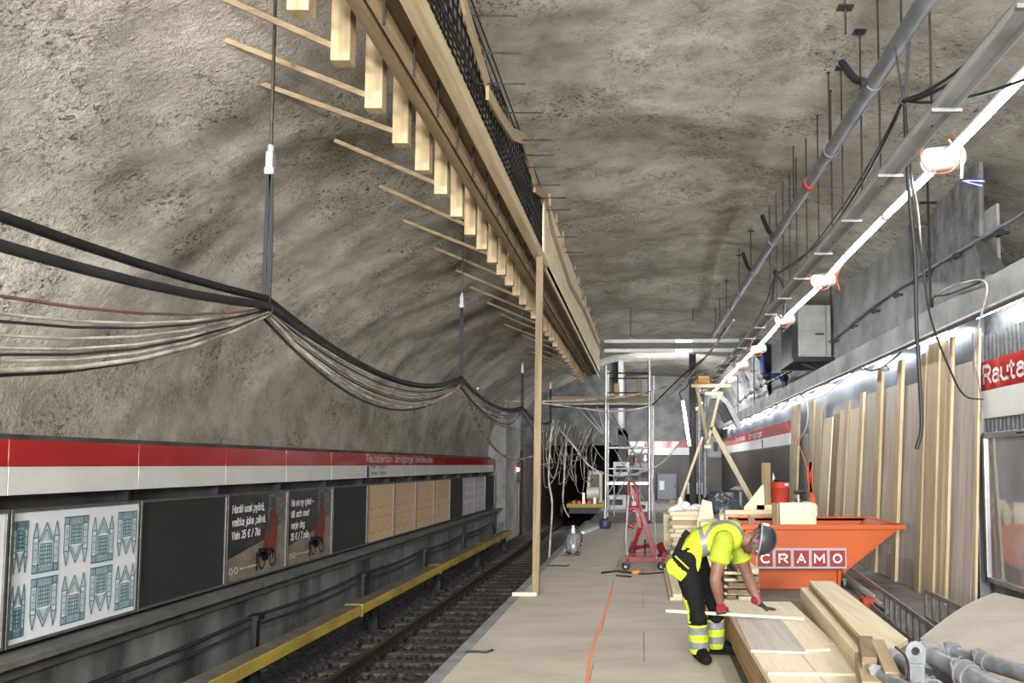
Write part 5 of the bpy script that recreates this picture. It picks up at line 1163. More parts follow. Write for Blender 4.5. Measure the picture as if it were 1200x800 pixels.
for k, (px, py, w_, h_) in enumerate(((728, 541, .55, .5), (744, 546, .4, .35), (722, 580, .7, .5), (750, 588, .6, .35))):
    p = at(px, py, Y=26.5+.4*k); t5 = thing('site_trestle', ['tall pale box on trestle legs behind the scaffold, left one', 'smaller pale box on trestle legs behind the scaffold', 'low pale box on legs behind the scaffold foot, left', 'low pale box on legs behind the scaffold foot, right'][k], 'box', (p.x, p.y, 0))
    for sx in (-1, 1): MB().box((p.x+sx*(w_/2-.03)-.025, p.y+.1, 0), (p.x+sx*(w_/2-.03)+.025, p.y+.15, p.z-h_)).build('leg', M['galv_dull'], t5)
    MB().box((p.x-w_/2, p.y, p.z-h_), (p.x+w_/2, p.y+.5, p.z)).build('box_body', M['white_paint'] if k != 1 else M['cab_grey'], t5, .02); MB().box((p.x-w_/3, p.y-.01, p.z-h_*.7), (p.x+w_/3, p.y, p.z-h_*.3)).build('dark_panel', M['black'], t5)
# ---- red cart in front of the scaffold
Yc = 12.75
def CP(px, py, dy=0): return at(px, py, Y=Yc+dy)
t = thing('red_panel_cart', 'red wheeled lifting cart with a tall A-shaped arm on the platform', 'cart', (.03, Yc, .02))
m = MB(); m.bar(CP(730, 655), CP(784, 655), .09, .06, (0,1,0)); m.bar(CP(738, 650), CP(742, 636, 1.1), .06, .06); m.bar(CP(778, 650), CP(774, 637, 1.1), .06, .06); m.bar(CP(740, 641, .6), CP(776, 640, .6), .06, .05, (0,1,0)); m.build('base_frame', M['red_paint'], t, .006)
m = MB(); m.bar(CP(768, 652, .05), CP(749, 592, .05), .075, .06, (0,1,0)); m.bar(CP(749, 594, .05), CP(741, 572, .05), .05, .05, (0,1,0)); m.build('arm', M['red_paint'], t, .006)
MB().bar(CP(743, 640, .3), CP(752, 612, .1), .07, .05, (0,1,0)).build('brace', M['red_paint'], t, .006)
MB().bar(CP(737, 645, .6), CP(760, 638, .4), .05, .05, (0,1,0)).bar(CP(739, 650, .3), CP(766, 646, .3), .04, .04, (0,1,0)).build('cross_bar', M['red_paint'], t, .004)
n = 14; hk = [CP(743+9*math.cos(q), 606+11*math.sin(q)) for q in [PI*.5 + PI*1.15*i/n for i in range(n+1)]]
m = MB(); m.tube(hk, .035, 8); m.bar(CP(746, 596), CP(750, 618), .06, .05, (0,1,0)); m.build('hook_plate', M['red_paint'], t)
lp = [CP(x, y) for x, y in ((740,600),(737,585),(736,570),(738,564.5),(742,564.5),(745,570),(748,588),(750,600))]
MB().tube(smooth_path(lp, 5), .022, 8).build('handle_loop', M['red_paint'], t); MB().bar(CP(738, 578), CP(746, 580), .03, .04, (0,1,0)).build('handle_bar', M['red_paint'], t)
MB().tube([CP(739,567,.02), CP(741,580,.02), CP(745,596,.02), CP(748,606,-.05)], .012, 6).build('tube_insert', M['cable_white'], t)
MB().tube(smooth_path([CP(736.5,580,-.1), CP(735,605,-.1), CP(733.5,630,-.1), CP(735.5,650,-.1)], 4), .024, 8).build('lever', M['galv_dull'], t); MB().cyl(CP(755.5,652,.2), CP(756,632,.2), .014, n=8).build('screw', M['steel_dark'], t)
MB().bar(CP(773, 637, .5), CP(778, 650, .2), .12, .03, (0,1,0)).build('step', M['red_paint'], t); MB().tube([CP(769.5, 655,-.1), CP(767,600,.0), CP(765,560,.1)], .008, 6).build('cord', M['galv_dull'], t)
for px, dy in ((733.5, 0), (775, 0), (741, 1.1), (774, 1.1)):
    c = CP(px, 663 if dy == 0 else 646, dy); c.z = .085
    w_ = MB().lathe([(.02,-.025),(.06,-.025),(.068,-.015),(.068,.015),(.06,.025),(.02,.025)], c, 18, (.35,1,0)).build('wheel', M['rubber'], t); MB().cyl(c+V((0,-.03,0)), c+V((0,.03,0)), .03, n=10).build('hub', M['galv'], w_)
    m = MB(); m.bar(c+V((0,-.035,0)), c+V((.03,-.035,.1)), .05, .01, (0,1,0)); m.bar(c+V((0,.035,0)), c+V((.03,.035,.1)), .05, .01, (0,1,0)); m.cyl(c+V((.03,0,.09)), c+V((.03,0,.12)), .04, n=10); m.build('castor_fork', M['steel_dark'], t)
# tool in front of the cart
c = at(745, 672, Z=.03); t = thing('chisel', 'dark steel bar with an orange-brown wooden grip on the floor', 'tool', c)
MB().tube([at(705, 671, Z=.035), at(722, 669, Z=.035), at(740, 671, Z=.035)], .016, 8).tube([at(722, 674, Z=.035), at(740, 675.5, Z=.035)], .012, 6).build('blade', M['steel_dark'], t); MB().lathe([(.0,-.07),(.03,-.065),(.04,-.02),(.036,.03),(.045,.06),(.0,.07)], c+V((0,0,.02)), 14, (1,.1,0)).build('grip', mat('orange wood', srgb(190,120,60), .5), t); MB().tube([at(748, 672, Z=.035), at(760, 672, Z=.03), at(782, 670, Z=.03)], .012, 6).build('shank', M['steel_dark'], t)
for k, (x0, x1, y) in enumerate(((641, 663, 663), (572, 581, 763), (545, 570, 764))):
    a, b = at(x0, y-.5, Z=.032), at(x1, y, Z=.032)
    if k != 1: one(MB().tube([a, (a+b)/2+V((0,.02,0)), b, b+V((.05,.05,.01))], .012, 6), 'steel_scrap', M['steel_dark'], ['thin bent steel scrap on the floor beside the small pump', '', 'thin bent steel scrap near the platform edge in front'][k], 'scrap')
# ---- small pump / power unit at the edge
c = at(671.5, 650, Z=.021); t = thing('power_unit', 'squat silver power unit with a black carrying hoop at the platform edge', 'machine', c); s_ = .95
m = MB(); m.ball(c+V((0,0,.22)), (.15,.2,.2), 18, 12); m.ball(c+V((.02,-.14,.17)), (.09,.08,.13), 12, 8); m.build('housing', M['galv'], t)
m = MB()
for k in range(5): m.tube([c+V((-.1+.05*k+.02*math.sin(q), -.205*math.sin(q)*(1-.12*abs(k-2)), .22+.2*math.cos(q))) for q in [.5+.25*i for i in range(9)]], .010, 5)
m.build('cooling_rib', M['galv_dull'], t)
MB().tube(smooth_path([c+V((-.16,0,.18)), c+V((-.17,0,.38)), c+V((-.08,0,.47)), c+V((.08,0,.47)), c+V((.17,0,.36)), c+V((.16,0,.18))], 5), .018, 8).build('carrying_hoop', M['black'], t)
MB().cyl(c+V((0,0,.4)), c+V((0,0,.5)), .04, n=12).cyl(c+V((0,0,.5)), c+V((0,0,.56)), .03, n=12).build('filler_cap', M['white_plastic'], t); MB().box(c+V((-.13,-.15,0)), c+V((-.07,.15,.06))).box(c+V((.07,-.15,0)), c+V((.13,.15,.06))).build('skid', M['steel_dark'], t, .01); MB().ball(c+V((.18,-.05,.22)), .025, 8, 6).build('knob', M['orange_wire'], t)
c = at(709, 619, Z=.021); t = thing('blue_hose_reel', 'small dark blue drum on the platform below the scaffold', 'drum', c); MB().lathe([(0,0),(.13,0),(.16,.05),(.16,.2),(.12,.26),(0,.27)], c, 18).build('drum', mat('dark blue', srgb(40,56,84), .5), t); MB().cyl(c+V((0,0,.27)), c+V((.0,0,.5)), .03, n=8).build('spout', M['white_plastic'], t)
a, b = at(682, 624, Z=.06), at(704, 616, Z=.06); one(MB().bar(a, b, .14, .06), 'pale_beam', M['white_paint'], 'pale beam lying on the platform left of the blue drum', 'beam', bev=.01)
# ---- far end of the platform
Y = 29; a, b = at(803, 597, Y=Y), at(835, 580, Y=Y); t = thing('mortar_tub', 'large black tub holding a white carton at the far end', 'tub', ((a.x+b.x)/2, Y+.4, 0)); cx_ = (a.x+b.x)/2
m = MB(); m.lathe([(0,0),(.42,0),(.52,b.z),(.56,b.z),(.56,b.z+.04),(.49,b.z+.04),(.40,.05),(0,.05)], (cx_, Y+.5, 0), 24); m.build('tub_body', M['rubber'], t)
a, b2 = at(806, 579, Y=Y), at(826, 566, Y=Y); one(MB().box((a.x, Y+.3, b.z-.1), (b2.x, Y+.75, b2.z)), 'white_carton', M['white_paint'], 'white carton standing in the large black tub', 'carton', bev=.01)
Y = 38.4; a, b = at(770, 584, Y=Y), at(793, 555, Y=Y); t = thing('grey_cabinet', 'blue grey steel cabinet against the end wall right of the scaffold', 'cabinet', ((a.x+b.x)/2, Y, 0)); MB().box((a.x, Y, 0.0), (b.x, Y+.6, b.z)).build('casing', M['cab_blue'], t, .03); MB().box((a.x+.12, Y-.008, b.z-.8), (a.x+.36, Y, b.z-.35)).build('notice', M['white_paint'], t); MB().box((b.x-.1, Y-.03, .6), (b.x-.06, Y, .75)).build('handle', M['steel_dark'], t)
Y = 38.9; a, b = at(744, 553, Y=Y), at(762, 530, Y=Y); t = thing('exit_sign_board', 'dark red and blue notice board behind the scaffold tower', 'notice board', (a.x, Y, a.z)); MB().box((a.x, Y, a.z), (b.x, Y+.05, b.z)).build('board', M['cab_grey'], t, .01); MB().box((a.x+.1, Y-.01, a.z+.45), (a.x+.3, Y, b.z-.08)).build('red_field', M['tile_red'], t); m = MB(); cxx, czz = a.x+.52, a.z+.68; m.flat([(cxx-.05, Y-.012, czz+.18), (cxx-.05, Y-.012, czz), (cxx-.13, Y-.012, czz), (cxx, Y-.012, czz-.18), (cxx+.13, Y-.012, czz), (cxx+.05, Y-.012, czz), (cxx+.05, Y-.012, czz+.18)]); m.build('white_arrow', M['white_panel'], t); MB().box((a.x+.3, Y-.01, a.z+.45), (b.x-.05, Y, b.z-.08)).build('blue_field', mat('navy', srgb(30,36,66), .4), t)
# steel column and timber frame
Y = 26.5; a = at(808, 500, Y=Y); b = at(816, 500, Y=Y)
t = thing('steel_column', 'dark steel column rising to the roof right of the hanging tube light', 'column', (a.x, Y, 0)); MB().box((a.x, Y, 0), (a.x+.05, Y+.2, 5.6)).box((a.x+.0, Y+.08, 0), (b.x, Y+.12, 5.6)).box((b.x-.05, Y, 0), (b.x, Y+.2, 5.6)).build('column_web', M['steel_dark'], t, .004); MB().cyl((b.x+.1, Y, 0), (b.x+.1, Y, 4.4), .06, n=12).build('down_pipe', M['galv'], t)
t = thing('timber_shoring_frame', 'pale timber A-frame with crosspieces propping the far roof', 'shoring', (2.2, 21.6, 0)); Y = 21.5
TP = lambda px, py, dy=0: at(px, py, Y=Y+dy)
g_ = at(779, 640, Z=.0); a = at(786, 615, Y=Y); a.z = 0.02; MB().bar(a, TP(823, 512), .07, .12, (0,1,0)).build('left_leg', M['wood_z'], t, .004)
b = TP(884, 592); k_ = TP(834, 500); dd = (b-k_).normalized(); b = b + dd*(b.z/abs(dd.z)); MB().bar(k_, b, .14, .10, (0,1,0)).build('right_leg', M['wood_z'], t, .004)
MB().bar(TP(829, 520), TP(843, 461), .08, .10, (0,1,0)).build('upper_strut', M['wood_z'], t, .004); MB().bar(TP(815, 446), TP(829, 515), .10, .10, (0,1,0)).build('upper_strut', M['form_z'], t, .004)
MB().bar(TP(810, 452), TP(857, 452), .10, .12, (0,1,0)).build('crosspiece', M['wood_x'], t, .004); MB().bar(TP(826, 461), TP(847, 461), .10, .08, (0,1,0)).build('crosspiece', M['wood_x'], t, .004); MB().box((TP(818,442).x, Y-.1, TP(818,449).z), (TP(831,442).x, Y+.1, TP(818,441).z)).build('packing_block', mat('orange pine', srgb(214,160,86), .6), t, .01); MB().bar(TP(825,523), TP(833, 523), .1, .12, (0,1,0)).build('gusset', M['wood_x'], t)
Y2 = 23.0; p = at(826, 500, Y=Y2); t2 = thing('steel_pole', 'slim galvanised pole behind the timber A-frame', 'pole', (p.x, Y2, 0)); MB().cyl((p.x, Y2, 0), (p.x, Y2, at(826, 462, Y=Y2).z), .075, n=14).build('pole_tube', M['galv_dull'], t2); MB().cyl((p.x, Y2, at(826,510,Y=Y2).z), (p.x, Y2, at(826,503,Y=Y2).z), .11, n=14).build('clamp', M['galv'], t2)
Y = 30; a, b = at(818, 536, Y=Y), at(845, 512, Y=Y); t = thing('white_junction_box', 'pale wall box behind the timber A-frame with a dark slot', 'electrical box', (a.x, Y, a.z)); MB().box((a.x, Y, a.z), (b.x, Y+.3, b.z)).build('casing', M['cab_grey'], t, .02); MB().box((b.x-.3, Y-.01, a.z+.25), (b.x-.12, Y, b.z-.2)).build('slot', M['black'], t); MB().box((a.x+.1, Y+.1, 0), (a.x+.2, Y+.2, a.z)).build('stand', M['galv_dull'], t)
Y = 25; m = MB(); P_ = [(826,478),(829,466),(842,464),(851,472),(866,500)]; q = [at(x, y, Y=Y) for x, y in P_]; t = thing('sheet_steel_duct', 'pale bent steel duct above the timber A-frame crossing', 'duct', q[0])
for a, b in zip(q, q[1:]): m.bar(a, b, .5, .16, (0,0,1) if abs((b-a).normalized().z) < .9 else (1,0,0))
m.build('duct', M['tray'], t, .01); MB().bar(at(843,474,Y=Y), at(853,494,Y=Y), .6, .22, (1,0,0)).build('dark_opening', M['black'], t); one(MB().bar(at(836,505,Y=25.5), at(849,508,Y=25.5), .5, .22).ball(at(843,508,Y=25.4), (.22,.2,.14), 10, 8), 'dark_bundle', M['rubber'], 'dark bundle hanging where the A-frame legs cross', 'bundle')
c = at(866, 590, Y=24); t = thing('site_heater', 'small silver site fan on a pale stand beyond the tarpaulin', 'fan', (c.x, 24, 0)); MB().cyl((c.x+.05, 24, 0), (c.x+.05, 24, at(866,576,Y=24).z), .05, n=10).build('stand', M['white_plastic'], t); z_ = at(866,573,Y=24).z; MB().lathe([(.0,.1),(.12,.08),(.28,0),(.3,-.03),(.0,-.02)], (c.x+.0,24,z_), 16).build('hood', M['galv'], t); MB().cyl((c.x-.3,24,0),(c.x-.3,24,z_-.1), .16, n=14).build('canister', M['cab_grey'], t)
c = at(800, 590, Y=33); 
# work wagon on the track
t = thing('work_wagon', 'dark rail work wagon with a yellow deck edge in the tunnel mouth', 'rail wagon', (-2.9, 38, -.95)); Y = 37.5; z = at(690, 592, Y=Y).z
a, b = at(664, 592, Y=Y).x, at(713, 592, Y=Y).x
MB().box((a, Y, z-.12), (b, Y+6, z+.08)).build('deck', mat('dull yellow deck', srgb(120,110,48), .7), t, .02); MB().box((a+.1, Y+.05, z-.4), (b-.1, Y+6, z-.12)).build('underframe', M['steel_dark'], t)
for x in (-3.94, -2.42):
    for y in (Y+.8, Y+4.5): MB().cyl((x-.06, y, -.55), (x+.06, y, -.55), .4, n=20).build('wheel', M['steel_dark'], t)
p, q = at(688, 575, Y=Y+.8), at(706, 552, Y=Y+.8); MB().box((p.x, Y+.8, z+.08), (q.x, Y+2.2, q.z)).build('cab_box', M['cab_grey'], t, .03); MB().box((p.x+.15, Y+.78, p.z+.2), (q.x-.15, Y+.8, q.z-.15)).build('cab_window', M['black'], t)
c = at(695, 578, Y=Y+.4); MB().cyl((c.x-.3, Y+.4, c.z), (c.x+.3, Y+.4, c.z), .32, n=18).build('cable_drum', M['cab_grey'], t)
for dx in (-.45, .1): MB().cyl((c.x+dx, Y+.2, z+.08), (c.x+dx, Y+.2, z+.6), .06, n=10).build('marker_post', M['amber'], t)
for k in range(4): MB().box((c.x-1.0+.25*k, Y+.3, z+.08), (c.x-.85+.25*k, Y+.6, z+.2)).build('tool_box', M['bucket_red'], t)
# signal and mast
Y = 31.2; c = at(607, 550, Y=Y); t = thing('signal', 'rail signal showing one red light beside the tunnel mouth', 'signal', (c.x, Y, -1.1)); MB().cyl((c.x+.12, Y+.1, -1.1), (c.x+.12, Y+.1, c.z+.8), .06, n=10).build('mast', M['steel_dark'], t); MB().box((c.x-.16, Y-.1, c.z-.5), (c.x+.16, Y+.1, c.z+.3)).build('signal_head', M['black'], t, .02); MB().lathe([(0,-.02),(.06,-.02),(.085,0),(.0,.03)], (c.x, Y-.11, c.z), 16, (0,-1,0)).build('red_lamp', M['red_light'], t); m = MB()
x0, x1 = at(601, 580, Y=Y).x, at(606.5, 580, Y=Y).x
for x in (x0, x1): m.cyl((x, Y+.3, -1.1), (x, Y+.3, 2.3), .03, n=8)
z = -.9
while z < 2.3: m.cyl((x0, Y+.3, z), (x1, Y+.3, z), .02, n=8); z += .3
m.build('ladder', M['galv_dull'], t)
# ================================================================== THE WORKER
def bake(mb, voxel, smooth=6, fac=.5):
    me = bpy.data.meshes.new('tmp'); me.from_pydata(mb.v, [], mb.f); o = bpy.data.objects.new('tmp', me); C.objects.link(o)
    r = o.modifiers.new('r', 'REMESH'); r.mode = 'VOXEL'; r.voxel_size = voxel
    if smooth: s = o.modifiers.new('s', 'SMOOTH'); s.iterations = smooth; s.factor = fac
    dg = bpy.context.evaluated_depsgraph_get(); n = bpy.data.meshes.new_from_object(o.evaluated_get(dg)); bpy.data.objects.remove(o); bpy.data.meshes.remove(me); return n
def solid(mb, name, voxel, mats, parent, fn=None, smooth=6, disp=None):
    me = bake(mb, voxel, smooth); mats = mats if isinstance(mats, (list, tuple)) else [mats]
    off = V(parent['_w'])
    if disp:
        ns = [v.normal.copy() for v in me.vertices]
        for v, nn in zip(me.vertices, ns): v.co += nn*disp(v.co)
    me.materials.clear()
    for m in mats: me.materials.append(m)
    for p in me.polygons:
        p.use_smooth = True; p.material_index = fn(p.center, p.normal) if fn else 0
    me.transform(Matrix.Translation(-off)); me.name = name
    o = bpy.data.objects.new(name, me); C.objects.link(o); o.parent = parent; o['_w'] = tuple(off); return o
SKIN = mat('skin', srgb(116,82,65), .6, 0, srgb(102,70,56), 6); HI = mat('hi-vis yellow', srgb(172,188,34), .8, 0, srgb(156,172,26), 5); HI2 = mat('hi-vis shirt', srgb(146,162,38), .8, 0, srgb(130,146,30), 7)
REFL = mat('reflective tape', srgb(112,116,120), .45, .1); NAVY = mat('black work trousers', srgb(15,16,20), .85, 0, srgb(10,11,13), 8, spec=.2); SHOE = mat('black boots', srgb(11,11,12), .8, spec=.2); GLR = mat('red glove cuff', srgb(112,16,26), .85); GLB = mat('black glove', srgb(28,28,30), .6)
HELM = mat('charcoal helmet', srgb(44,47,52), .45, 0, srgb(38,40,44), 3); HAIR = mat('brown beard', srgb(70,48,38), .8)
PP = lambda px, py, Y=7.0: at(px, py, Y=Y)
base = V((PP(825, 770).x, 7.0, .021))
t = thing('person', 'worker in yellow hi-vis vest bending over the plywood pile, holding a thin batten', 'person', base)
hipN, hipF = PP(804, 656, 6.88), PP(814, 656, 7.13); kneeN, kneeF = PP(815, 711, 6.86), PP(836, 709, 7.1)
ankN = PP(820, 757, 6.92); ankF = PP(839, 755, 7.14)
ankN.z = max(ankN.z, .12); ankF.z = .12
shN, shF = PP(848, 634, 6.80), PP(862, 634, 7.20); elN, elF = PP(838, 678, 6.74), PP(876, 674, 7.24); wrN, wrF = PP(843.5, 705, 6.78), PP(889, 706, 7.12)
spine = [PP(804, 648), PP(817, 637), PP(832, 631), PP(846, 628), PP(858, 627)]
nb = PP(866, 627); hc = PP(886, 634)
cdir = (PP(905, 631) - PP(868, 628)).normalized(); fdir = V((cdir.z, 0, -cdir.x)); 
RH = Matrix((cdir, V((0,1,0)), -fdir)).transposed()          # head frame: x to the crown, z away from the face
# continuous body
b = MB()
for i in range(len(spine)-1):
    for k in range(4):
        c = spine[i].lerp(spine[i+1], k/4); b.ball(c, (.11,.15,.115), 14, 9)
b.cone(nb - V((.10,0,0)), .075, hc - cdir*.03, .062)
b.ball(hc, (.118,.076,.092), 18, 12, RH); b.ball(hc - cdir*.055 + fdir*.06, (.05,.055,.055), 14, 9, RH)        # skull, jaw
b.cone(hc + cdir*.005 + fdir*.09, .014, hc - cdir*.022 + fdir*.115, .017)       # nose
for s in (-1, 1): b.ball(hc - cdir*.012 - fdir*.012 + V((0, s*.078, 0)), (.034,.012,.02), 10, 7, RH)    # ears
b.ball(hc + cdir*.03 + fdir*.075, (.02,.05,.018), 10, 7, RH)                      # brow
b.ball(hc - cdir*.055 + fdir*.10, (.012,.026,.016), 10, 7, RH)                  # lips
for s, e, w_ in ((shN, elN, wrN), (shF, elF, wrF)):
    b.cone(s, .068, s.lerp(e, .55), .066); b.cone(s.lerp(e, .5), .066, e, .05); b.cone(e, .052, e.lerp(w_, .3), .057); b.cone(e.lerp(w_, .3), .057, w_, .035)
b.cone(spine[3], .10, shN, .07); b.cone(spine[3], .10, shF, .07)
for h, k, a in ((hipN, kneeN, ankN), (hipF, kneeF, ankF)):
    b.cone(h, .088, k, .058); b.cone(k, .058, k.lerp(a, .35), .06); b.cone(k.lerp(a, .35), .06, a, .042)
solid(b, 'body', .011, SKIN, t, smooth=4)
# beard, eyes
m = MB(); m.ball(hc - cdir*.068 + fdir*.058, (.05,.064,.058), 14, 9, RH); m.ball(hc - cdir*.05 + fdir*.085, (.03,.045,.03), 12, 8, RH); m.cone(hc - cdir*.03 + fdir*.01 + V((0,-.066,0)), .018, hc - cdir*.065 + fdir*.06 + V((0,-.05,0)), .022); m.cone(hc - cdir*.03 + fdir*.01 + V((0,.066,0)), .018, hc - cdir*.065 + fdir*.06 + V((0,.05,0)), .022)
solid(m, 'beard', .009, HAIR, t, smooth=3)
for s in (-1, 1): MB().ball(hc + cdir*.012 + fdir*.082 + V((0, s*.032, 0)), .012, 10, 8).build('eye', M['white_plastic'], t)
# helmet
m = MB(); hm = hc + cdir*.045 - fdir*.02; N_, K_ = 22, 10; vs = []
for sh_, sc_ in ((0, 1.), (1, .9)):
    for i in range(K_+1):
        ph = (PI*.56)*i/K_
        for k in range(N_):
            th = 2*PI*k/N_; v = V((.125*math.cos(ph), .112*math.sin(ph)*math.cos(th), .142*math.sin(ph)*math.sin(th)))*sc_; vs.append(hm + RH @ v)
G_ = (K_+1)*N_; fs = []
for i in range(K_):
    for k in range(N_):
        a0, a1, b0, b1 = i*N_+k, i*N_+(k+1) % N_, (i+1)*N_+k, (i+1)*N_+(k+1) % N_; fs += [(a0, b0, b1, a1), (G_+a0, G_+a1, G_+b1, G_+b0)]
for k in range(N_): a0, a1 = K_*N_+k, K_*N_+(k+1) % N_; fs.append((a0, G_+a0, G_+a1, a1))
m.add(vs, fs, True); m.build('helmet', HELM, t)
m = MB()
for s in (-1, 1): m.tube([hm + RH @ V((.125*math.cos(ph)*1.03, s*.035 + .02*s*math.sin(ph), .142*math.sin(ph)*1.02)) for ph in [-.9+.18*i for i in range(11)]], .009, 6)
m.build('helmet_ridge', HELM, t)
pts = [hm + RH @ V((-.02 + .012*math.sin(th), .116*math.cos(th), .147*math.sin(th))) for th in [2*PI*i/24 for i in range(25)]]
MB().tube(pts, .010, 6).build('helmet_rim', mat('pale helmet edge', srgb(120,125,130), .4), t)
MB().obox(hm + RH @ V((.03, 0, .135)), (.06,.07,.03), RH).build('helmet_lamp', M['white_plastic'], t, .01)
m = MB()
for s in (-1, 1):
    y_ = V((0, s*.085, 0)); chin = hc - cdir*.085 + fdir*.085 + V((0, s*.03, 0))
    for p, q in ((hm + RH @ V((-.02, s*.1, .05)), chin), (hm + RH @ V((-.02, s*.1, -.06)), hc - cdir*.045 + fdir*.035 + V((0,s*.08,0))), (hm + RH @ V((-.03, s*.095, .1)), hc - cdir*.05 - fdir*.03 + V((0,s*.078,0))), (hc - cdir*.05 - fdir*.03 + V((0,s*.078,0)), chin)): m.bar(p, q, .018, .006, (0,1,0))
m.build('chin_strap', M['black'], t)
# shirt sleeves and collar
for s, e, nm in ((shN, elN, 'near'), (shF, elF, 'far')):
    m = MB(); m.cone(s, .095, s.lerp(e, .40), .094); m.cyl(s.lerp(e, .40), s.lerp(e, .56), .094, .097, 16); m.cone(spine[3], .115, s, .09)
    cut = s.lerp(e, .56); d_ = (e-s).normalized()
    solid(m, 'shirt_sleeve', .012, [HI2, HI], t, lambda c, n_, cut=cut, d_=d_: 1 if abs((c-cut).dot(d_)) < .022 else 0, smooth=5, disp=lambda p: .006*noise.noise(p*22))
# vest
m = MB(); R0 = [(.10,.165,.125), (.115,.17,.128), (.12,.178,.14), (.12,.186,.148), (.105,.175,.138)]
for i in range(len(spine)-1):
    for k in range(5):
        q = k/5; c = spine[i].lerp(spine[i+1], q); ra = V(R0[i]).lerp(V(R0[i+1]), q); m.ball(c, ra, 18, 12)
m.ball(spine[-1], R0[-1], 16, 10); m.cone(spine[3], .12, shN.lerp(spine[3], .25), .085); m.cone(spine[3], .12, shF.lerp(spine[3], .25), .085)
m.prism([PP(812,648,6.86), PP(823,650,6.84), PP(820,671,6.84), PP(808,659,6.86)], (0,.03,0)); m.prism([PP(842,652,6.88), PP(856,645,6.9), PP(858,655,6.9), PP(845,671,6.88)], (0,.03,0)); m.prism([PP(795,640,6.9), PP(815,648,6.86), PP(812,660,6.86), PP(800,655,6.88)], (0,.04,0))
def vest_fn(c, n_):
    dx = math.hypot(c.x-shN.x-.02, c.z-shN.z+.02)
    if c.y < 7.0 and abs(dx-.180) < .015 and n_.y < .2 and c.z > shN.z-.16 and c.x > PP(823,630).x: return 1
    u = (c - PP(820, 620)).dot((PP(822,655)-PP(816,620)).normalized().cross(V((0,1,0))))
    if abs(u) < .020 and c.y < 7.25: return 1
    if (c - PP(866, 627)).length < .06: return 0
    return 0
solid(m, 'hi_vis_vest', .012, [HI, REFL], t, vest_fn, smooth=5, disp=lambda p: .008*noise.noise(p*13) + .004*noise.noise(p*30))
m = MB(); 
for a_, b_ in (((791,652),(800,630)), ((800,630),(806,622))): m.bar(PP(*a_, 6.84), PP(*b_, 6.86), .05, .03, (0,1,0))
m.build('belt_strap', NAVY, t, .008)
# trousers
m = MB(); m.ball(PP(806, 650), (.125,.175,.13), 16, 10); m.ball(PP(800, 656), (.10,.165,.12), 16, 10)
for h, k, a in ((hipN, kneeN, ankN), (hipF, kneeF, ankF)):
    m.cone(h, .118, k, .09); m.cone(k, .091, k.lerp(a, .4), .09); m.cyl(k.lerp(a, .4), a - V((0,0,.045)), .09, .088, 18)
def tr_fn(c, n_):
    z = c.z - .021
    if c.z < PP(815,730).z + .03:
        if z > .325: return 0
        if z > .305: return 1
        if z > .235: return 2
        if z > .175: return 1
        if z > .11: return 2
        if z > .06: return 1
        return 0
    if c.z < PP(815,695).z and n_.x < -.72 : return 1
    return 0
solid(m, 'trousers', .011, [NAVY, HI, REFL], t, tr_fn, smooth=4, disp=lambda p: .006*noise.noise(p*16) + .004*noise.noise(p*34))
for k_, (kn, an) in enumerate(((kneeN, ankN), (kneeF, ankF))):
    c = kn.lerp(an, .22) + V((.015,-.075,0)); MB().ball(c, (.065,.03,.075), 14, 9).build('knee_pad', NAVY, t)
# tool pouch and flap
m = MB(); m.prism([PP(791,642,6.80), PP(805,650,6.76), PP(809,664,6.76), PP(797,672,6.78), PP(788,656,6.80)], (0,.06,0)); p_ = m.build('tool_pouch', NAVY, t, .015)
MB().bar(PP(791,651,6.752), PP(807,666,6.748), .012, .022, (0,1,0)).build('pouch_trim', HI, p_)
m = MB()
for fl_, yy_ in (([(809,643),(818,646),(822.5,655),(818,671),(808,660),(801,648)], 6.80), ([(800,640),(812,648),(806,663),(796,652)], 6.83), ([(842,652),(856,644),(859,653),(851,664),(844,671),(839,660)], 6.84), ([(838,655),(850,648),(852,660),(843,668)], 7.14)):
    MB().prism([PP(x_, y_, yy_) for x_, y_ in fl_], (0,.022,0)).build('vest_flap', HI, t, .006)
m = MB(); m.prism([PP(780,663,6.80), PP(787,654,6.80), PP(806,672,6.76), PP(798,682,6.77), PP(786,672,6.79)], (0,.05,0)); m.ball(PP(788,664,6.84), (.06,.06,.08), 12, 8); solid(m, 'yellow_pouch', .012, HI, t, smooth=4)
# boots
def boot(a, d, lb):
    d = V(d).normalized(); m = MB(); z0 = .021; heel = V((a.x, a.y, z0+.045)) - d*.05
    m.cone(heel, .052, V((a.x, a.y, z0+.05)) + d*.19, .049); m.cone(V((a.x, a.y, z0+.1)) , .06, V((a.x, a.y, z0+.065)) + d*.1, .055); m.cyl(V((a.x, a.y, z0+.06)), V((a.x, a.y, z0+.15)), .058, .06, 14)
    sd = V((-d.y, d.x, 0))
    for s in (-1, 1): m.cone(V((a.x, a.y, z0+.035)) + d*.14 + sd*.015*s, .036, V((a.x, a.y, z0+.036)) - d*.04 + sd*.012*s, .036)
    o = solid(m, 'boot', .010, [SHOE, M['rubber']], t, lambda c, n_: 1 if c.z < .045 else 0, smooth=3)
    for v in o.data.vertices: v.co.z = max(v.co.z, 0.0)
boot(ankN, (.25, -1, 0), ''); boot(ankF, (1, -.25, 0), '')
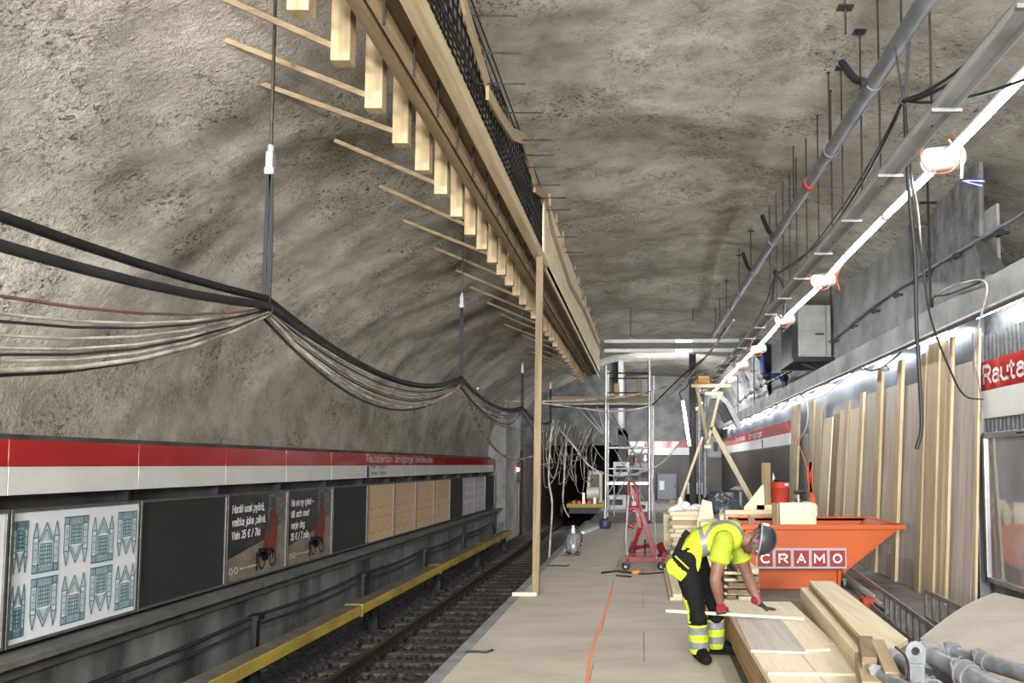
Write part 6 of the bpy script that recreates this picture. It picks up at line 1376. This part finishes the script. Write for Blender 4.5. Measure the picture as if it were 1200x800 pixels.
# hands: palm, five fingers each, in gloves
def hand(wr, dirv, up, side, curl, name, grip_lbl):
    """dirv: wrist to knuckles; up: back of the hand; side: towards the thumb"""
    d = V(dirv).normalized(); up = V(up).normalized(); sd = V(side).normalized(); palm = MB(); fing = MB()
    k0 = wr + d*.085
    for s in (-.03, -.01, .012, .032): palm.cone(wr + d*.02 + sd*s*.6, .018, k0 + sd*s, .015)
    palm.cone(wr - d*.045, .036, wr + d*.02, .028)
    for s, L in ((.034, .072), (.012, .080), (-.011, .074), (-.033, .058)):
        p = k0 + sd*s; dd = d; r = .0105
        for seg, f in enumerate((.45, .32, .23)):
            ax = dd; dd = (dd*math.cos(curl[seg]) - up*math.sin(curl[seg])).normalized(); q = p + dd*L*f; upn = (up*math.cos(curl[seg]) + ax*math.sin(curl[seg])).normalized(); up_ = upn
            fing.cone(p, r, q, r*.93, 10); p = q; r *= .93; up, keep = upn, up
        up = V(grip_lbl[0]).normalized()
    th0 = wr + d*.03 + sd*.03; th1 = th0 + (sd*.8 + d*.55 - up*.2).normalized()*.038; th2 = th1 + (d*.8 + sd*.05 - up*(.2 + .5*curl[1])).normalized()*.034
    fing.cone(th0, .014, th1, .012, 10); fing.cone(th1, .012, th2, .010, 10)
    al = MB(); al.v = palm.v + fing.v; al.f = palm.f + [[i+len(palm.v) for i in f] for f in fing.f]
    return solid(al, name, .0045, [GLB, GLR], t, (lambda c, n_: 1 if ((c-wr).dot(d) < .02 or (grip_lbl[1] and (c-wr).dot(d) < .075 and n_.dot(up) > .1)) else 0), smooth=2)
hN = wrN + V((.0,0,-.01)); hand(hN, V((.12,-.05,-1)), (-.9*.0+.0, -1, .05), (1,0,.1), (1.25, 1.25, .7), 'glove', ((0,-1,.05), True))
hand(wrF, V((.75,-.1,-.50)), (.5,0,.8), (0,-1,0), (-.42, -.12, .05), 'glove', ((.5,0,.8), False))
# the batten he holds
gp = hN + V((.012, .035, -.105))
a = PP(780, 716.5, gp.y); b_ = PP(942, 722.5, gp.y)
one(MB().bar((a.x, gp.y+.02, gp.z+.03), (b_.x, gp.y+.0, ZTOP+.012), .03, .024), 'batten', M['wood_x'], 'thin pale batten held level by the worker over the pile', 'batten', bev=.002)
